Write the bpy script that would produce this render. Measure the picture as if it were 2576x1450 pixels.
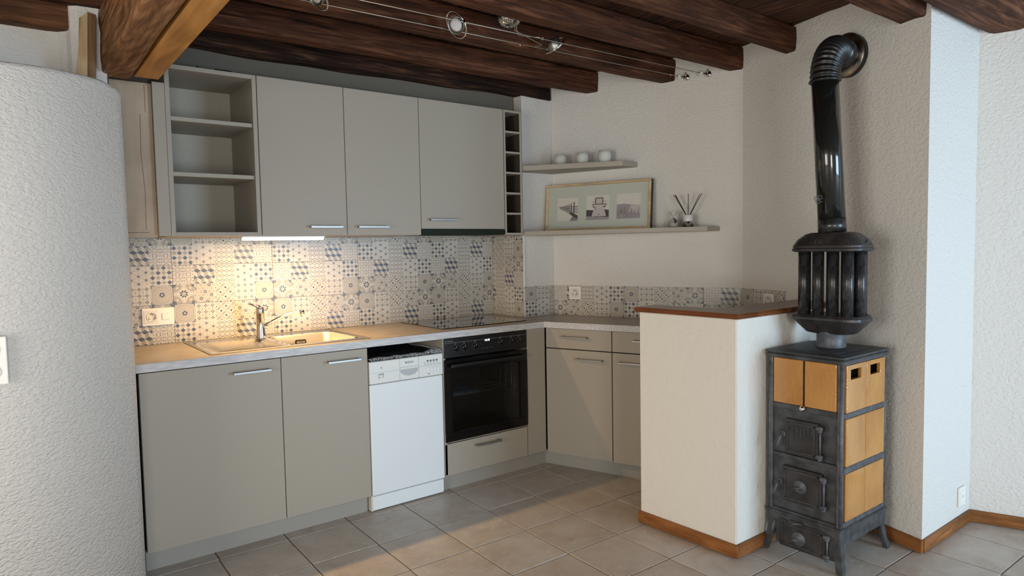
import bpy, bmesh, math, random
from mathutils import Vector, Matrix
random.seed(7)
for o in list(bpy.data.objects): bpy.data.objects.remove(o)
scene = bpy.context.scene
COL = scene.collection
PI = math.pi

# ------------------------------------------------------------------ camera
cam_d = bpy.data.cameras.new('camera'); cam = bpy.data.objects.new('camera', cam_d); COL.objects.link(cam)
yaw, pitch, roll = math.radians(37.35766), math.radians(-3.41989), math.radians(-1.07131)
F = Vector((math.sin(yaw)*math.cos(pitch), math.cos(yaw)*math.cos(pitch), math.sin(pitch)))
Rr = Vector((math.cos(yaw), -math.sin(yaw), 0)); U = Rr.cross(F)
R2 = Rr*math.cos(roll)+U*math.sin(roll); U2 = -Rr*math.sin(roll)+U*math.cos(roll)
M = Matrix((R2, U2, -F)).transposed().to_4x4(); M.translation = Vector((0, 0, 1.375))
cam.matrix_world = M
cam_d.sensor_width = 36; cam_d.lens = 36*1688.19/2576; cam_d.clip_start = .02
scene.camera = cam

# ------------------------------------------------------------------ light and exposure
scene.view_settings.view_transform = 'Standard'; scene.view_settings.look = 'None'
scene.view_settings.gamma = 1; scene.view_settings.use_curve_mapping = False
scene.view_settings.exposure = 0.34
world = bpy.data.worlds.new('world'); scene.world = world; world.use_nodes = True
bg = world.node_tree.nodes['Background']; bg.inputs[0].default_value = (.55, .72, 1, 1); bg.inputs[1].default_value = 1.0
def area(name, loc, rot, sx, sy, power, color):
    l = bpy.data.lights.new(name, 'AREA'); l.shape = 'RECTANGLE'; l.size = sx; l.size_y = sy
    l.energy = power; l.color = color
    o = bpy.data.objects.new(name, l); COL.objects.link(o); o.location = loc; o.rotation_euler = rot
    return o
# daylight falling in through the three windows behind and beside the camera
area('daylight_front_right', (3.45, -2.52, 1.02), (math.radians(90), 0, 0), 1.5, 1.8, 100, (.56, .78, 1))
area('daylight_front_left', (-.6, -2.52, 1.02), (math.radians(90), 0, 0), 1.3, 1.8, 68, (1, .97, .915))
area('daylight_left', (-2.52, .7, 1.15), (math.radians(90), 0, math.radians(-90)), 1.6, 1.6, 58, (1, .955, .86))
# the warm tube under the wall cupboards
area('tube_glow', (1.164, 3.432, 1.436), (0, 0, 0), .40, .022, 9.5, (1, .58, .21))

# ------------------------------------------------------------------ materials
MATS = {}
def nodes(name):
    m = bpy.data.materials.new(name); m.use_nodes = True
    nt = m.node_tree; b = nt.nodes['Principled BSDF']; MATS[name] = m
    return m, nt, b
def N(nt, t, **k):
    n = nt.nodes.new(t)
    for a, v in k.items():
        if a in ('operation', 'blend_type', 'data_type', 'wave_type', 'bands_direction', 'feature', 'distance', 'rings_direction', 'wave_profile'): setattr(n, a, v)
        else: n.inputs[a.replace('_', ' ')].default_value = v
    return n
def coords(nt, scale=(1, 1, 1), rot=(0, 0, 0), rnd=False):
    tc = nt.nodes.new('ShaderNodeTexCoord'); mp = nt.nodes.new('ShaderNodeMapping')
    mp.inputs['Scale'].default_value = scale; mp.inputs['Rotation'].default_value = rot
    nt.links.new(tc.outputs['Object'], mp.inputs['Vector'])
    if rnd:
        oi = nt.nodes.new('ShaderNodeObjectInfo'); mul = N(nt, 'ShaderNodeMath', operation='MULTIPLY'); mul.inputs[1].default_value = 37
        nt.links.new(oi.outputs['Random'], mul.inputs[0])
        cb = nt.nodes.new('ShaderNodeCombineXYZ')
        for i in range(3): nt.links.new(mul.outputs[0], cb.inputs[i])
        nt.links.new(cb.outputs[0], mp.inputs['Location'])
    return mp.outputs['Vector']
def ramp(nt, fac, stops):
    r = nt.nodes.new('ShaderNodeValToRGB'); e = r.color_ramp.elements
    while len(e) < len(stops): e.new(.5)
    for el, (p, c) in zip(e, stops): el.position = p; el.color = (*c, 1) if len(c) == 3 else c
    nt.links.new(fac, r.inputs[0]); return r.outputs[0]
def bump(nt, b, h, strength, dist, prev=None):
    n = nt.nodes.new('ShaderNodeBump'); n.inputs['Strength'].default_value = strength; n.inputs['Distance'].default_value = dist
    nt.links.new(h, n.inputs['Height'])
    if prev: nt.links.new(prev, n.inputs['Normal'])
    nt.links.new(n.outputs[0], b.inputs['Normal']); return n.outputs[0]
def plain(name, c, rough=.5, metal=0, emit=None, estr=0, coat=0, spec=.5):
    m, nt, b = nodes(name); b.inputs['Base Color'].default_value = (*c, 1); b.inputs['Roughness'].default_value = rough
    b.inputs['Metallic'].default_value = metal; b.inputs['Coat Weight'].default_value = coat; b.inputs['Specular IOR Level'].default_value = spec
    if emit: b.inputs['Emission Color'].default_value = (*emit, 1); b.inputs['Emission Strength'].default_value = estr
    return m
def noisy(name, c1, c2, scale, rough=.5, stretch=(1, 1, 1), metal=0, bstr=0, bdist=.001, detail=4, lo=.35, hi=.65, dist=0, rnd=False, coat=0, rot=(0,0,0)):
    m, nt, b = nodes(name); v = coords(nt, stretch, rot, rnd)
    n = N(nt, 'ShaderNodeTexNoise', Scale=scale, Detail=detail, Distortion=dist); nt.links.new(v, n.inputs['Vector'])
    nt.links.new(ramp(nt, n.outputs[0], [(lo, c1), (hi, c2)]), b.inputs['Base Color'])
    b.inputs['Roughness'].default_value = rough; b.inputs['Metallic'].default_value = metal; b.inputs['Coat Weight'].default_value = coat
    if bstr: bump(nt, b, n.outputs[0], bstr, bdist)
    return m
def plaster(name, c, scale, strength, dist, stretch=(1, 1, 1), rot=(0, 0, 0)):
    m, nt, b = nodes(name); v = coords(nt, stretch, rot)
    b.inputs['Base Color'].default_value = (*c, 1); b.inputs['Roughness'].default_value = .9
    b.inputs['Specular IOR Level'].default_value = .2
    n1 = N(nt, 'ShaderNodeTexNoise', Scale=scale, Detail=1.5, Distortion=.5); nt.links.new(v, n1.inputs['Vector'])
    s1 = ramp(nt, n1.outputs[0], [(.36, (0, 0, 0)), (.47, (.55, .55, .55)), (.60, (1, 1, 1))])
    n2 = N(nt, 'ShaderNodeTexNoise', Scale=scale*2.3, Detail=3, Distortion=.3); nt.links.new(v, n2.inputs['Vector'])
    mu = N(nt, 'ShaderNodeMath', operation='MULTIPLY'); mu.inputs[1].default_value = 1.1; nt.links.new(n2.outputs[0], mu.inputs[0])
    m1 = N(nt, 'ShaderNodeMath', operation='MULTIPLY'); m1.inputs[1].default_value = .7; nt.links.new(s1, m1.inputs[0])
    ad = N(nt, 'ShaderNodeMath', operation='ADD'); nt.links.new(m1.outputs[0], ad.inputs[0]); nt.links.new(mu.outputs[0], ad.inputs[1])
    n3 = N(nt, 'ShaderNodeTexNoise', Scale=3.5, Detail=1); nt.links.new(v, n3.inputs['Vector'])
    m3 = N(nt, 'ShaderNodeMath', operation='MULTIPLY'); m3.inputs[1].default_value = 1.5; nt.links.new(n3.outputs[0], m3.inputs[0])
    a3 = N(nt, 'ShaderNodeMath', operation='ADD'); nt.links.new(ad.outputs[0], a3.inputs[0]); nt.links.new(m3.outputs[0], a3.inputs[1])
    bump(nt, b, a3.outputs[0], strength, dist)
    return m
def wood(name, dark, mid, light, sx=1, ring=0, rough=.75, bstr=.6, bdist=.006, axis='X', cracks=True):
    # grain runs along the chosen local axis
    m, nt, b = nodes(name)
    st = {'X': (1.5, 22, 22), 'Y': (22, 1.5, 22), 'Z': (22, 22, 1.5)}[axis]
    v = coords(nt, tuple(q*sx for q in st), rnd=True)
    n = N(nt, 'ShaderNodeTexNoise', Scale=2.2, Detail=7, Roughness=.62, Distortion=.8); nt.links.new(v, n.inputs['Vector'])
    v2 = coords(nt, {'X': (1.2, 3, 3), 'Y': (3, 1.2, 3), 'Z': (3, 3, 1.2)}[axis], rnd=True)
    n2 = N(nt, 'ShaderNodeTexNoise', Scale=1.6, Detail=3, Distortion=1.0); nt.links.new(v2, n2.inputs['Vector'])
    base = ramp(nt, n.outputs[0], [(.30, dark), (.52, mid), (.75, light)])
    tint = ramp(nt, n2.outputs[0], [(.35, (.62, .62, .62)), (.65, (1.1, 1.1, 1.1))])
    mx = N(nt, 'ShaderNodeMix', data_type='RGBA', blend_type='MULTIPLY'); mx.inputs[0].default_value = 1
    nt.links.new(base, mx.inputs[6]); nt.links.new(tint, mx.inputs[7])
    out = mx.outputs[2]; h = n.outputs[0]
    if ring:
        v3 = coords(nt, {'X': (1.3, 5, 5), 'Y': (5, 1.3, 5), 'Z': (5, 5, 1.3)}[axis], rnd=True)
        w = N(nt, 'ShaderNodeTexWave', Scale=ring, Distortion=11, Detail=2, wave_type='BANDS', bands_direction='DIAGONAL'); w.inputs['Detail Scale'].default_value = .9
        nt.links.new(v3, w.inputs['Vector'])
        rr = ramp(nt, w.outputs['Fac'], [(.1, (.62, .56, .5)), (.6, (1, 1, 1))])
        m2 = N(nt, 'ShaderNodeMix', data_type='RGBA', blend_type='MULTIPLY'); m2.inputs[0].default_value = .8
        nt.links.new(out, m2.inputs[6]); nt.links.new(rr, m2.inputs[7]); out = m2.outputs[2]
    if cracks:
        v4 = coords(nt, {'X': (.8, 26, 26), 'Y': (26, .8, 26), 'Z': (26, 26, .8)}[axis], rnd=True)
        n4 = N(nt, 'ShaderNodeTexNoise', Scale=1.6, Detail=3); nt.links.new(v4, n4.inputs['Vector'])
        cr = ramp(nt, n4.outputs[0], [(.30, (.25, .22, .2)), (.36, (1, 1, 1))])
        m4 = N(nt, 'ShaderNodeMix', data_type='RGBA', blend_type='MULTIPLY'); m4.inputs[0].default_value = 1
        nt.links.new(out, m4.inputs[6]); nt.links.new(cr, m4.inputs[7]); out = m4.outputs[2]
    nt.links.new(out, b.inputs['Base Color']); b.inputs['Roughness'].default_value = rough
    b.inputs['Specular IOR Level'].default_value = .18
    bump(nt, b, h, bstr, bdist)
    return m

plaster('plaster', (.67, .645, .60), 50, .9, .0021, (1, 1, 1.5))
plaster('plaster_left', (.625, .595, .55), 64, .85, .0024, (1, 1, 1.9), (0, .75, .2))
plaster('plaster_fine', (.72, .69, .62), 24, .8, .0018)
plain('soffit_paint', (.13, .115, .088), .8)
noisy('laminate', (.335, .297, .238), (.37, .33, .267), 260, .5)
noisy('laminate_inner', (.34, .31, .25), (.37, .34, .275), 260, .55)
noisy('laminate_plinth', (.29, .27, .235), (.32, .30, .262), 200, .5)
noisy('board_painted', (.36, .27, .185), (.46, .36, .26), 9, .6, (1, 1, .5), detail=5, bstr=.1)
noisy('worktop', (.31, .275, .25), (.40, .365, .335), 26, .34, (.5, 1.5, 1.5), detail=6, rot=(0, 0, .5))
noisy('worktop_lit_edge', (.47, .46, .46), (.60, .59, .585), 90, .4, (.22, 1, 1.3), detail=5, rot=(0, .75, 0), dist=.3, lo=.38, hi=.62)  # same worktop material, window light on the front edge painted in as lighter colour
plain('gap_black', (.006, .006, .006), .8)
plain('steel', (.40, .385, .36), .40, 1)
noisy('steel_brushed', (.52, .50, .47), (.66, .64, .60), 60, .15, (.2, 6, 1), metal=1)
plain('steel_bowl', (.78, .76, .72), .42, .8)
plain('chrome', (.80, .79, .78), .07, 1)
plain('appliance_white', (.74, .78, .79), .32)
plain('appliance_panel', (.72, .73, .69), .35)
plain('appliance_grey', (.42, .44, .45), .35)
plain('old_white', (.55, .53, .42), .6)
plain('black_glass', (.005, .005, .006), .05, spec=.4)
plain('hob_glass', (.006, .006, .007), .03, coat=.6)
plain('black_enamel', (.010, .010, .011), .25)
plain('dark_interior', (.012, .012, .012), .5)
plain('hood_black', (.012, .016, .009), .5, spec=.15)
plain('rack_dark', (.045, .036, .026), .7)
plain('display_white', (.9, .95, 1), .5, emit=(.9, .95, 1), estr=1.6)
plain('marking_white', (.30, .30, .30), .5)
plain('marking_dark', (.06, .06, .07), .5)
plain('print_blue', (.04, .06, .14), .5)
plain('switch_white', (.80, .77, .70), .35)
plain('switch_inner', (.70, .67, .60), .4)
plain('hole_black', (.01, .01, .01), .7)
noisy('cloth_black', (.006, .009, .013), (.02, .024, .03), 90, .95, bstr=.4, bdist=.002)
noisy('cloth_fringe', (.25, .26, .28), (.55, .56, .58), 300, .95)
# backsplash print
noisy('tile_ground', (.515, .495, .45), (.565, .545, .50), 14, .28, (1, 1, 6))
plain('tile_taupe', (.235, .215, .185), .3); plain('tile_tan', (.335, .31, .265), .3); plain('tile_pale', (.42, .395, .345), .3)
plain('tile_blue', (.085, .10, .14), .3); plain('tile_dark', (.045, .042, .045), .3)
plain('grout', (.52, .49, .45), .8)
plain('floor_grout', (.24, .21, .18), .9)
def floor_tile_mat():
    m, nt, b = nodes('floor_tile'); v = coords(nt, (1, 1, 1), rnd=True)
    n = N(nt, 'ShaderNodeTexNoise', Scale=7, Detail=7, Roughness=.6, Distortion=.6); nt.links.new(v, n.inputs['Vector'])
    base = ramp(nt, n.outputs[0], [(.3, (.43, .375, .32)), (.5, (.51, .46, .41)), (.7, (.56, .525, .48))])
    v2 = coords(nt, (1, 1.7, 1), (0, 0, .6), rnd=True)
    n2 = N(nt, 'ShaderNodeTexNoise', Scale=13, Detail=2, Distortion=3.0); nt.links.new(v2, n2.inputs['Vector'])
    vein = ramp(nt, n2.outputs[0], [(.63, (0, 0, 0)), (.68, (1, 1, 1))])
    mx = N(nt, 'ShaderNodeMix', data_type='RGBA'); nt.links.new(base, mx.inputs[6]); mx.inputs[7].default_value = (.64, .61, .57, 1)
    mu = N(nt, 'ShaderNodeMath', operation='MULTIPLY'); mu.inputs[1].default_value = .55; nt.links.new(vein, mu.inputs[0]); nt.links.new(mu.outputs[0], mx.inputs[0])
    oi = nt.nodes.new('ShaderNodeObjectInfo'); tint = ramp(nt, oi.outputs['Random'], [(0, (.90, .84, .79)), (1, (1.0, 1.0, .99))])
    m2 = N(nt, 'ShaderNodeMix', data_type='RGBA', blend_type='MULTIPLY'); m2.inputs[0].default_value = 1
    nt.links.new(mx.outputs[2], m2.inputs[6]); nt.links.new(tint, m2.inputs[7])
    nt.links.new(m2.outputs[2], b.inputs['Base Color']); b.inputs['Roughness'].default_value = .42
    p = bump(nt, b, n2.outputs[0], .18, .003); bump(nt, b, n.outputs[0], .35, .004, p)
floor_tile_mat()
wood('beam_wood', (.026, .0095, .005), (.090, .033, .016), (.23, .095, .045), bdist=.008)
wood('beam_rough', (.010, .005, .004), (.038, .017, .010), (.20, .10, .05), sx=.8, bstr=.9, bdist=.018)
wood('plank_wood', (.03, .013, .008), (.08, .035, .02), (.16, .075, .04), axis='Y', bdist=.005)
wood('girder_wood', (.13, .052, .020), (.31, .145, .060), (.50, .27, .13), ring=2.2, axis='Y', bdist=.005, rough=.6)
wood('board_orange', (.42, .185, .040), (.52, .24, .060), (.62, .31, .09), sx=.5, axis='Y', bstr=.15, rough=.5, cracks=False)
wood('left_beam', (.05, .020, .010), (.13, .058, .028), (.24, .115, .055), axis='X')
wood('post_wood', (.36, .24, .12), (.44, .30, .16), (.50, .36, .21), sx=.6, axis='Z', bstr=.1, rough=.6, cracks=False)
wood('post_dark', (.13, .065, .03), (.20, .11, .055), (.28, .17, .09), axis='Z', rough=.7)
wood('skirting_wood', (.17, .062, .018), (.27, .105, .032), (.36, .155, .055), axis='X', bstr=.2, rough=.45, cracks=False)
wood('cap_wood', (.13, .042, .016), (.19, .066, .025), (.24, .09, .038), axis='Y', bstr=.05, rough=.25, cracks=False)
wood('frame_wood', (.50, .36, .20), (.58, .44, .26), (.65, .51, .33), axis='X', bstr=.05, rough=.5, cracks=False)
noisy('cast_iron', (.034, .036, .038), (.080, .082, .086), 22, .52, detail=8, bstr=.35, bdist=.003, metal=.25)
noisy('cast_iron_light', (.065, .067, .074), (.125, .128, .14), 30, .5, detail=8, bstr=.3, bdist=.002, metal=.3)
noisy('hood_iron', (.030, .027, .027), (.058, .053, .053), 16, .38, detail=6, bstr=.12, bdist=.002, metal=.3)
noisy('tube_iron', (.022, .022, .023), (.055, .055, .058), 40, .27, detail=6, metal=.4)
plain('pipe_enamel', (.010, .011, .010), .14, coat=.6)
plain('elbow_black', (.010, .010, .010), .34)
noisy('rosette_metal', (.20, .17, .14), (.42, .39, .35), 18, .28, metal=1)
def ceramic():
    m, nt, b = nodes('ceramic'); v = coords(nt, (1, 1, .62), rnd=True)
    n = N(nt, 'ShaderNodeTexNoise', Scale=55, Detail=1.5, Distortion=1.0); nt.links.new(v, n.inputs['Vector'])
    n2 = N(nt, 'ShaderNodeTexNoise', Scale=5, Detail=3); nt.links.new(v, n2.inputs['Vector'])
    nt.links.new(ramp(nt, n2.outputs[0], [(.3, (.40, .17, .036)), (.7, (.58, .29, .085))]), b.inputs['Base Color'])
    b.inputs['Roughness'].default_value = .14; b.inputs['Coat Weight'].default_value = .4; b.inputs['Coat Roughness'].default_value = .05
    bump(nt, b, n.outputs[0], .55, .0045)
ceramic()
plain('frost_glass', (.62, .64, .58), .6)
plain('mat_board', (.47, .49, .42), .7); plain('print_paper', (.60, .57, .50), .7)
plain('print_dark', (.07, .055, .055), .7); plain('print_mid', (.21, .185, .19), .7); plain('print_light', (.47, .42, .40), .7)
plain('print_grey', (.30, .27, .27), .7)
plain('frame_side', (.02, .018, .016), .6)
plain('reed_black', (.008, .008, .008), .6); plain('cap_white', (.66, .64, .62), .3); plain('liquid', (.16, .15, .06), .2)
plain('wax', (.34, .28, .25), .6); plain('tag_black', (.012, .012, .012), .6)
def glass(name, c, rough=0, trans=1, alpha=1):
    m, nt, b = nodes(name); b.inputs['Base Color'].default_value = (*c, 1); b.inputs['Roughness'].default_value = rough
    b.inputs['Transmission Weight'].default_value = trans; b.inputs['Alpha'].default_value = alpha; b.inputs['IOR'].default_value = 1.45
glass('clear_glass', (.95, .95, .93), .02); glass('cellophane', (.9, .85, .82), .15, .6, .45)
glass('oven_glass', (.5, .5, .5), .02, 1, .45); glass('window_glass', (1, 1, 1), 0, 1, .15); glass('picture_glass', (1, 1, 1), .05, 1, .12)
plain('cable_metal', (.50, .46, .38), .35, .8); plain('bulb_white', (.62, .62, .66), .35)
plain('tube_emit', (1, .93, .8), .5, emit=(1, .86, .60), estr=9)
plain('window_white', (.75, .75, .73), .4)
plain('blue_tray', (.07, .10, .17), .3); plain('rack_wire', (.16, .165, .165), .35, .9)

# ------------------------------------------------------------------ mesh helpers
class MB:
    def __init__(s): s.bm = bmesh.new(); s.mi = 0
    def _done(s, faces, smooth=False):
        for f in faces: f.material_index = s.mi; f.smooth = smooth
    def box(s, x0, x1, y0, y1, z0, z1, bev=0, seg=1):
        vs = [s.bm.verts.new(p) for p in ((x0,y0,z0),(x1,y0,z0),(x1,y1,z0),(x0,y1,z0),(x0,y0,z1),(x1,y0,z1),(x1,y1,z1),(x0,y1,z1))]
        fs = [s.bm.faces.new([vs[i] for i in q]) for q in ((3,2,1,0),(4,5,6,7),(0,1,5,4),(1,2,6,5),(2,3,7,6),(3,0,4,7))]
        if bev:
            es = list({e for f in fs for e in f.edges})
            r = bmesh.ops.bevel(s.bm, geom=es, offset=bev, segments=seg, affect='EDGES', profile=.5)
            fs = list({f for v in r['verts'] for f in v.link_faces}|{f for f in fs if f.is_valid})
        s._done(fs); return s
    def hexa(s, pts):
        vs = [s.bm.verts.new(p) for p in pts]
        s._done([s.bm.faces.new([vs[i] for i in q]) for q in ((3,2,1,0),(4,5,6,7),(0,1,5,4),(1,2,6,5),(2,3,7,6),(3,0,4,7))]); return s
    def prism(s, poly, z0, z1, bev=0):
        a = [s.bm.verts.new((p[0], p[1], z0)) for p in poly]; b = [s.bm.verts.new((p[0], p[1], z1)) for p in poly]
        n = len(poly); fs = [s.bm.faces.new(a[::-1]), s.bm.faces.new(b)]
        fs += [s.bm.faces.new((a[i], a[(i+1) % n], b[(i+1) % n], b[i])) for i in range(n)]
        if bev:
            r = bmesh.ops.bevel(s.bm, geom=list({e for f in fs for e in f.edges}), offset=bev, segments=2, affect='EDGES')
            fs = list({f for v in r['verts'] for f in v.link_faces}|{f for f in fs if f.is_valid})
        s._done(fs); return s
    def rings(s, rs, caps=True, smooth=True, closed=False):
        vv = [[s.bm.verts.new(p) for p in r] for r in rs]; n = len(rs[0]); fs = []
        k = len(vv)
        for i in range(k if closed else k-1):
            a, b = vv[i], vv[(i+1) % k]
            for j in range(n): fs.append(s.bm.faces.new((a[j], a[(j+1) % n], b[(j+1) % n], b[j])))
        s._done(fs, smooth)
        if caps and not closed:
            c = [s.bm.faces.new(vv[0][::-1]), s.bm.faces.new(vv[-1])]; s._done(c)
        return s
    def tube(s, path, r, seg=12, caps=True, smooth=True, closed=False):
        P = [Vector(p) for p in path]; n = len(P); rad = r if isinstance(r, (list, tuple)) else [r]*n
        rs = []; t0 = None; up = None
        for i, p in enumerate(P):
            if closed: t = (P[(i+1) % n]-P[i-1]).normalized()
            else: t = (P[min(i+1, n-1)]-P[max(i-1, 0)]).normalized()
            if up is None:
                up = t.orthogonal().normalized()
            else:
                up = (up - t*up.dot(t)).normalized()
            w = t.cross(up)
            rs.append([p+(up*math.cos(2*PI*j/seg)+w*math.sin(2*PI*j/seg))*rad[i] for j in range(seg)])
        return s.rings(rs, caps, smooth, closed)
    def cyl(s, p0, p1, r0, r1=None, seg=20, smooth=True):
        r1 = r0 if r1 is None else r1
        return s.tube([p0, p1], [r0, r1], seg, True, smooth)
    def lathe(s, prof, c=(0, 0, 0), axis=(0, 0, 1), seg=24, smooth=True):
        ax = Vector(axis).normalized(); u = ax.orthogonal().normalized(); w = ax.cross(u); c = Vector(c)
        rs = [[c+ax*h+(u*math.cos(2*PI*j/seg)+w*math.sin(2*PI*j/seg))*max(r, 1e-5) for j in range(seg)] for r, h in prof]
        return s.rings(rs, True, smooth)
    def poly(s, pts):
        s._done([s.bm.faces.new([s.bm.verts.new(p) for p in pts])]); return s
    def sphere(s, c, r, sc=(1, 1, 1), seg=16):
        n = seg//2; prof = [(math.sin(PI*i/n), -math.cos(PI*i/n)) for i in range(n+1)]
        rs = [[Vector(c)+Vector((r*sc[0]*max(a, 1e-4)*math.cos(2*PI*j/seg), r*sc[1]*max(a, 1e-4)*math.sin(2*PI*j/seg), r*sc[2]*h)) for j in range(seg)] for a, h in prof]
        return s.rings(rs)
    def xf(s, m):
        bmesh.ops.transform(s.bm, matrix=m, verts=s.bm.verts); return s
    def mesh(s, name, mats):
        bmesh.ops.recalc_face_normals(s.bm, faces=s.bm.faces)
        me = bpy.data.meshes.new(name); s.bm.to_mesh(me); s.bm.free()
        for m in (mats if isinstance(mats, (list, tuple)) else [mats]): me.materials.append(MATS[m])
        return me
    def build(s, name, mats, parent=None, loc=(0, 0, 0), rot=None):
        o = bpy.data.objects.new(name, s.mesh(name, mats)); COL.objects.link(o)
        o.location = loc
        if rot: o.rotation_euler = rot
        if parent: o.parent = parent
        return o
def inst(name, me, parent=None, loc=(0, 0, 0), rotz=0):
    o = bpy.data.objects.new(name, me); COL.objects.link(o); o.location = loc; o.rotation_euler = (0, 0, rotz)
    if parent: o.parent = parent
    return o
def tag(o, label, cat, group=None, kind=None):
    if label: o['label'] = label
    if cat: o['category'] = cat
    if group: o['group'] = group
    if kind: o['kind'] = kind
    return o
def struct(o): o['kind'] = 'structure'; return o
def thing(name, label, cat, loc=(0, 0, 0), rotz=0, group=None):
    o = bpy.data.objects.new(name, None); COL.objects.link(o); o.location = loc; o.rotation_euler = (0, 0, rotz)
    o.empty_display_size = .1
    return tag(o, label, cat, group)
def text(s, size, name, mat, parent, loc, rot, depth=.0003):
    c = bpy.data.curves.new(name, 'FONT'); c.body = s; c.size = size; c.extrude = depth; c.align_x = 'CENTER'; c.align_y = 'CENTER'
    t = bpy.data.objects.new('tmp', c); COL.objects.link(t); dg = bpy.context.evaluated_depsgraph_get(); dg.update()
    me = bpy.data.meshes.new_from_object(t.evaluated_get(dg)); bpy.data.objects.remove(t)
    me.materials.clear(); me.materials.append(MATS[mat])
    o = bpy.data.objects.new(name, me); COL.objects.link(o); o.parent = parent; o.location = loc; o.rotation_euler = rot
    return o
def rrect(hx, hy, r, seg=5):
    out = []
    for cx, cy, a0 in ((hx-r, hy-r, 0), (-hx+r, hy-r, 90), (-hx+r, -hy+r, 180), (hx-r, -hy+r, 270)):
        for i in range(seg+1):
            a = math.radians(a0+90*i/seg); out.append((cx+r*math.cos(a), cy+r*math.sin(a)))
    return out

# ------------------------------------------------------------------ key plan points
D = Vector((.350, -.937)).normalized(); NR = Vector((-D.y, D.x))      # along the slanted right wall, and into it
W1 = Vector((3.014, 3.475)); CR = W1+D*1.256                            # corners of the right wall
RC = Vector((3.157, 1.205)); R3 = Vector((3.700, 1.205)); D3 = Vector((.36, -.933)).normalized()
D2 = (RC-CR).normalized(); N2 = Vector((-D2.y, D2.x))
END3 = R3+D3*(3.8/.933)
BACK = 3.825; CEIL = 2.50; WT = .915

# ------------------------------------------------------------------ floor
fb = MB(); fb.box(-2.7, 5.6, -2.7, 4.0, -.06, -.004); floor = struct(fb.build('floor', 'floor_grout'))
GX, GY, PX, PY = 2.300, 3.151, .3155, .3182
fm = MB().box(.0032, PX-.0032, .0032, PY-.0032, -.02, 0, .0014).mesh('floor_tile', 'floor_tile')
bs = MB()
for i in range(-16, 11):
    for j in range(-19, 3):
        x, y = GX+i*PX+.006*j, GY+j*PY
        near = -11 <= i <= 6 and -11 <= j <= 2
        if near:
            o = inst('floor_tile', fm, floor, (x, y, random.uniform(-.0006, .0004)))
            o.rotation_euler = (random.uniform(-.0015, .0015), random.uniform(-.0015, .0015), -.012)
        elif y < 3.7 and x < 5.3:
            bs.box(x+.003, x+PX-.003, y+.003, y+PY-.003, -.02, 0)
o = bs.build('floor_tiles', 'floor_tile', floor); o['kind'] = 'stuff'

# ------------------------------------------------------------------ walls
def offset_wall(pts, t, z0, z1, name, mat):
    """a wall standing behind the polyline pts (to its left), t thick"""
    m = MB()
    for a, b in zip(pts, pts[1:]):
        a, b = Vector(a[:2]), Vector(b[:2]); d = (b-a).normalized(); n = Vector((-d.y, d.x))
        m.prism([a, b, b+n*t, a+n*t], z0, z1)
    return m.build(name, mat)
struct(MB().box(-.3, 2.757, BACK, BACK+.12, 0, 2.56).build('wall_back', 'plaster')); wall_back = bpy.data.objects['wall_back']
ch = MB().prism([(2.757, 3.477), (3.014, 3.477), (3.16, 3.94), (2.757, 3.94)], 0, 2.56)
wall_chase = struct(ch.build('wall_corner', 'plaster'))
wr = MB()
outer = [W1, CR, RC, R3, END3, END3+Vector((.5, 0)), Vector((5.9, 4.0)), Vector((3.2, 4.0))]
# right wall: W1 > CR > RC > return > third face, one continuous block
loop = [(W1.x, W1.y), (CR.x, CR.y), (RC.x, RC.y), (R3.x, R3.y), (END3.x, END3.y), (END3.x+.4, END3.y), (5.7, 3.94), (3.16, 3.94)]
wr.prism(loop, 0, 2.56)
wall_right = struct(wr.build('wall_right', 'plaster'))
# low wall between kitchen and stove, cream side towards the kitchen
PL, PF = Vector((2.472, 2.218)), Vector((2.496, 1.690))
def on2(y): t = (y-CR.y)/D2.y; return CR+D2*t
pe = MB().prism([(PF.x, PF.y), (on2(1.69).x+.05, 1.69), (on2(1.84).x+.05, 1.84), (2.640, 1.835), (2.612, 1.86), (2.598, PL.y), (PL.x, PL.y)], 0, 1.052, .004)
struct(pe.build('wall_peninsula', 'plaster_fine'))
# left partition with its rounded corner and a ledge on top
def arc(c, r, a0, a1, n): return [(c[0]+r*math.cos(math.radians(a0+(a1-a0)*i/n)), c[1]+r*math.sin(math.radians(a0+(a1-a0)*i/n))) for i in range(n+1)]
lp = MB()
bz = [((1-q)**2*-.10+2*q*(1-q)*.155+q*q*.33, (1-q)**2*2.58+2*q*(1-q)*2.58+q*q*2.80) for q in [k/16 for k in range(17)]]
prof = [(-2.6, 2.585)]+bz+[(.372, 2.852), (.392, 2.885), (.396, 2.93), (.425, 3.12), (.425, 3.90), (-2.6, 3.90)]
def ztop(x, y): return 1.974+.07*max(0, x)-.24*max(0, x-.33)
rs = []
for k, (ins, dz) in enumerate(((0, 0), (0, .001), (.004, .010), (.014, .016))):
    pass
cx, cy = -1.0, 3.3
def ring(z, ins):
    out = []
    for i, p in enumerate(prof):
        a = Vector(p); c = Vector((min(.25, p[0]), 3.2)) ; d = (c-a)
        if d.length > 1e-6: d.normalize()
        q = a+d*ins if 0 < i < len(prof)-3 else a
        zz = z if z < .5 else ztop(p[0], p[1])+(z-10)
        out.append(Vector((q.x, q.y, zz)))
    return out
lp.rings([ring(0, 0), ring(10-.02, 0), ring(10-.006, .003), ring(10, .012)], smooth=True)
wall_left = struct(lp.build('wall_left', 'plaster_left'))
ub = MB()      # recessed wall above the ledge and its rounded block by the girder
up = [(-2.6, 3.30), (.20, 3.30)] + [(.235, 3.29), (.262, 3.262), (.274, 3.225), (.300, 3.205), (.372, 3.20), (.392, 3.215), (.400, 3.30), (.415, 3.88), (-2.6, 3.88)]
ub.prism(up, 1.93, 2.375)
struct(ub.build('wall_left_upper', 'plaster'))
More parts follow.
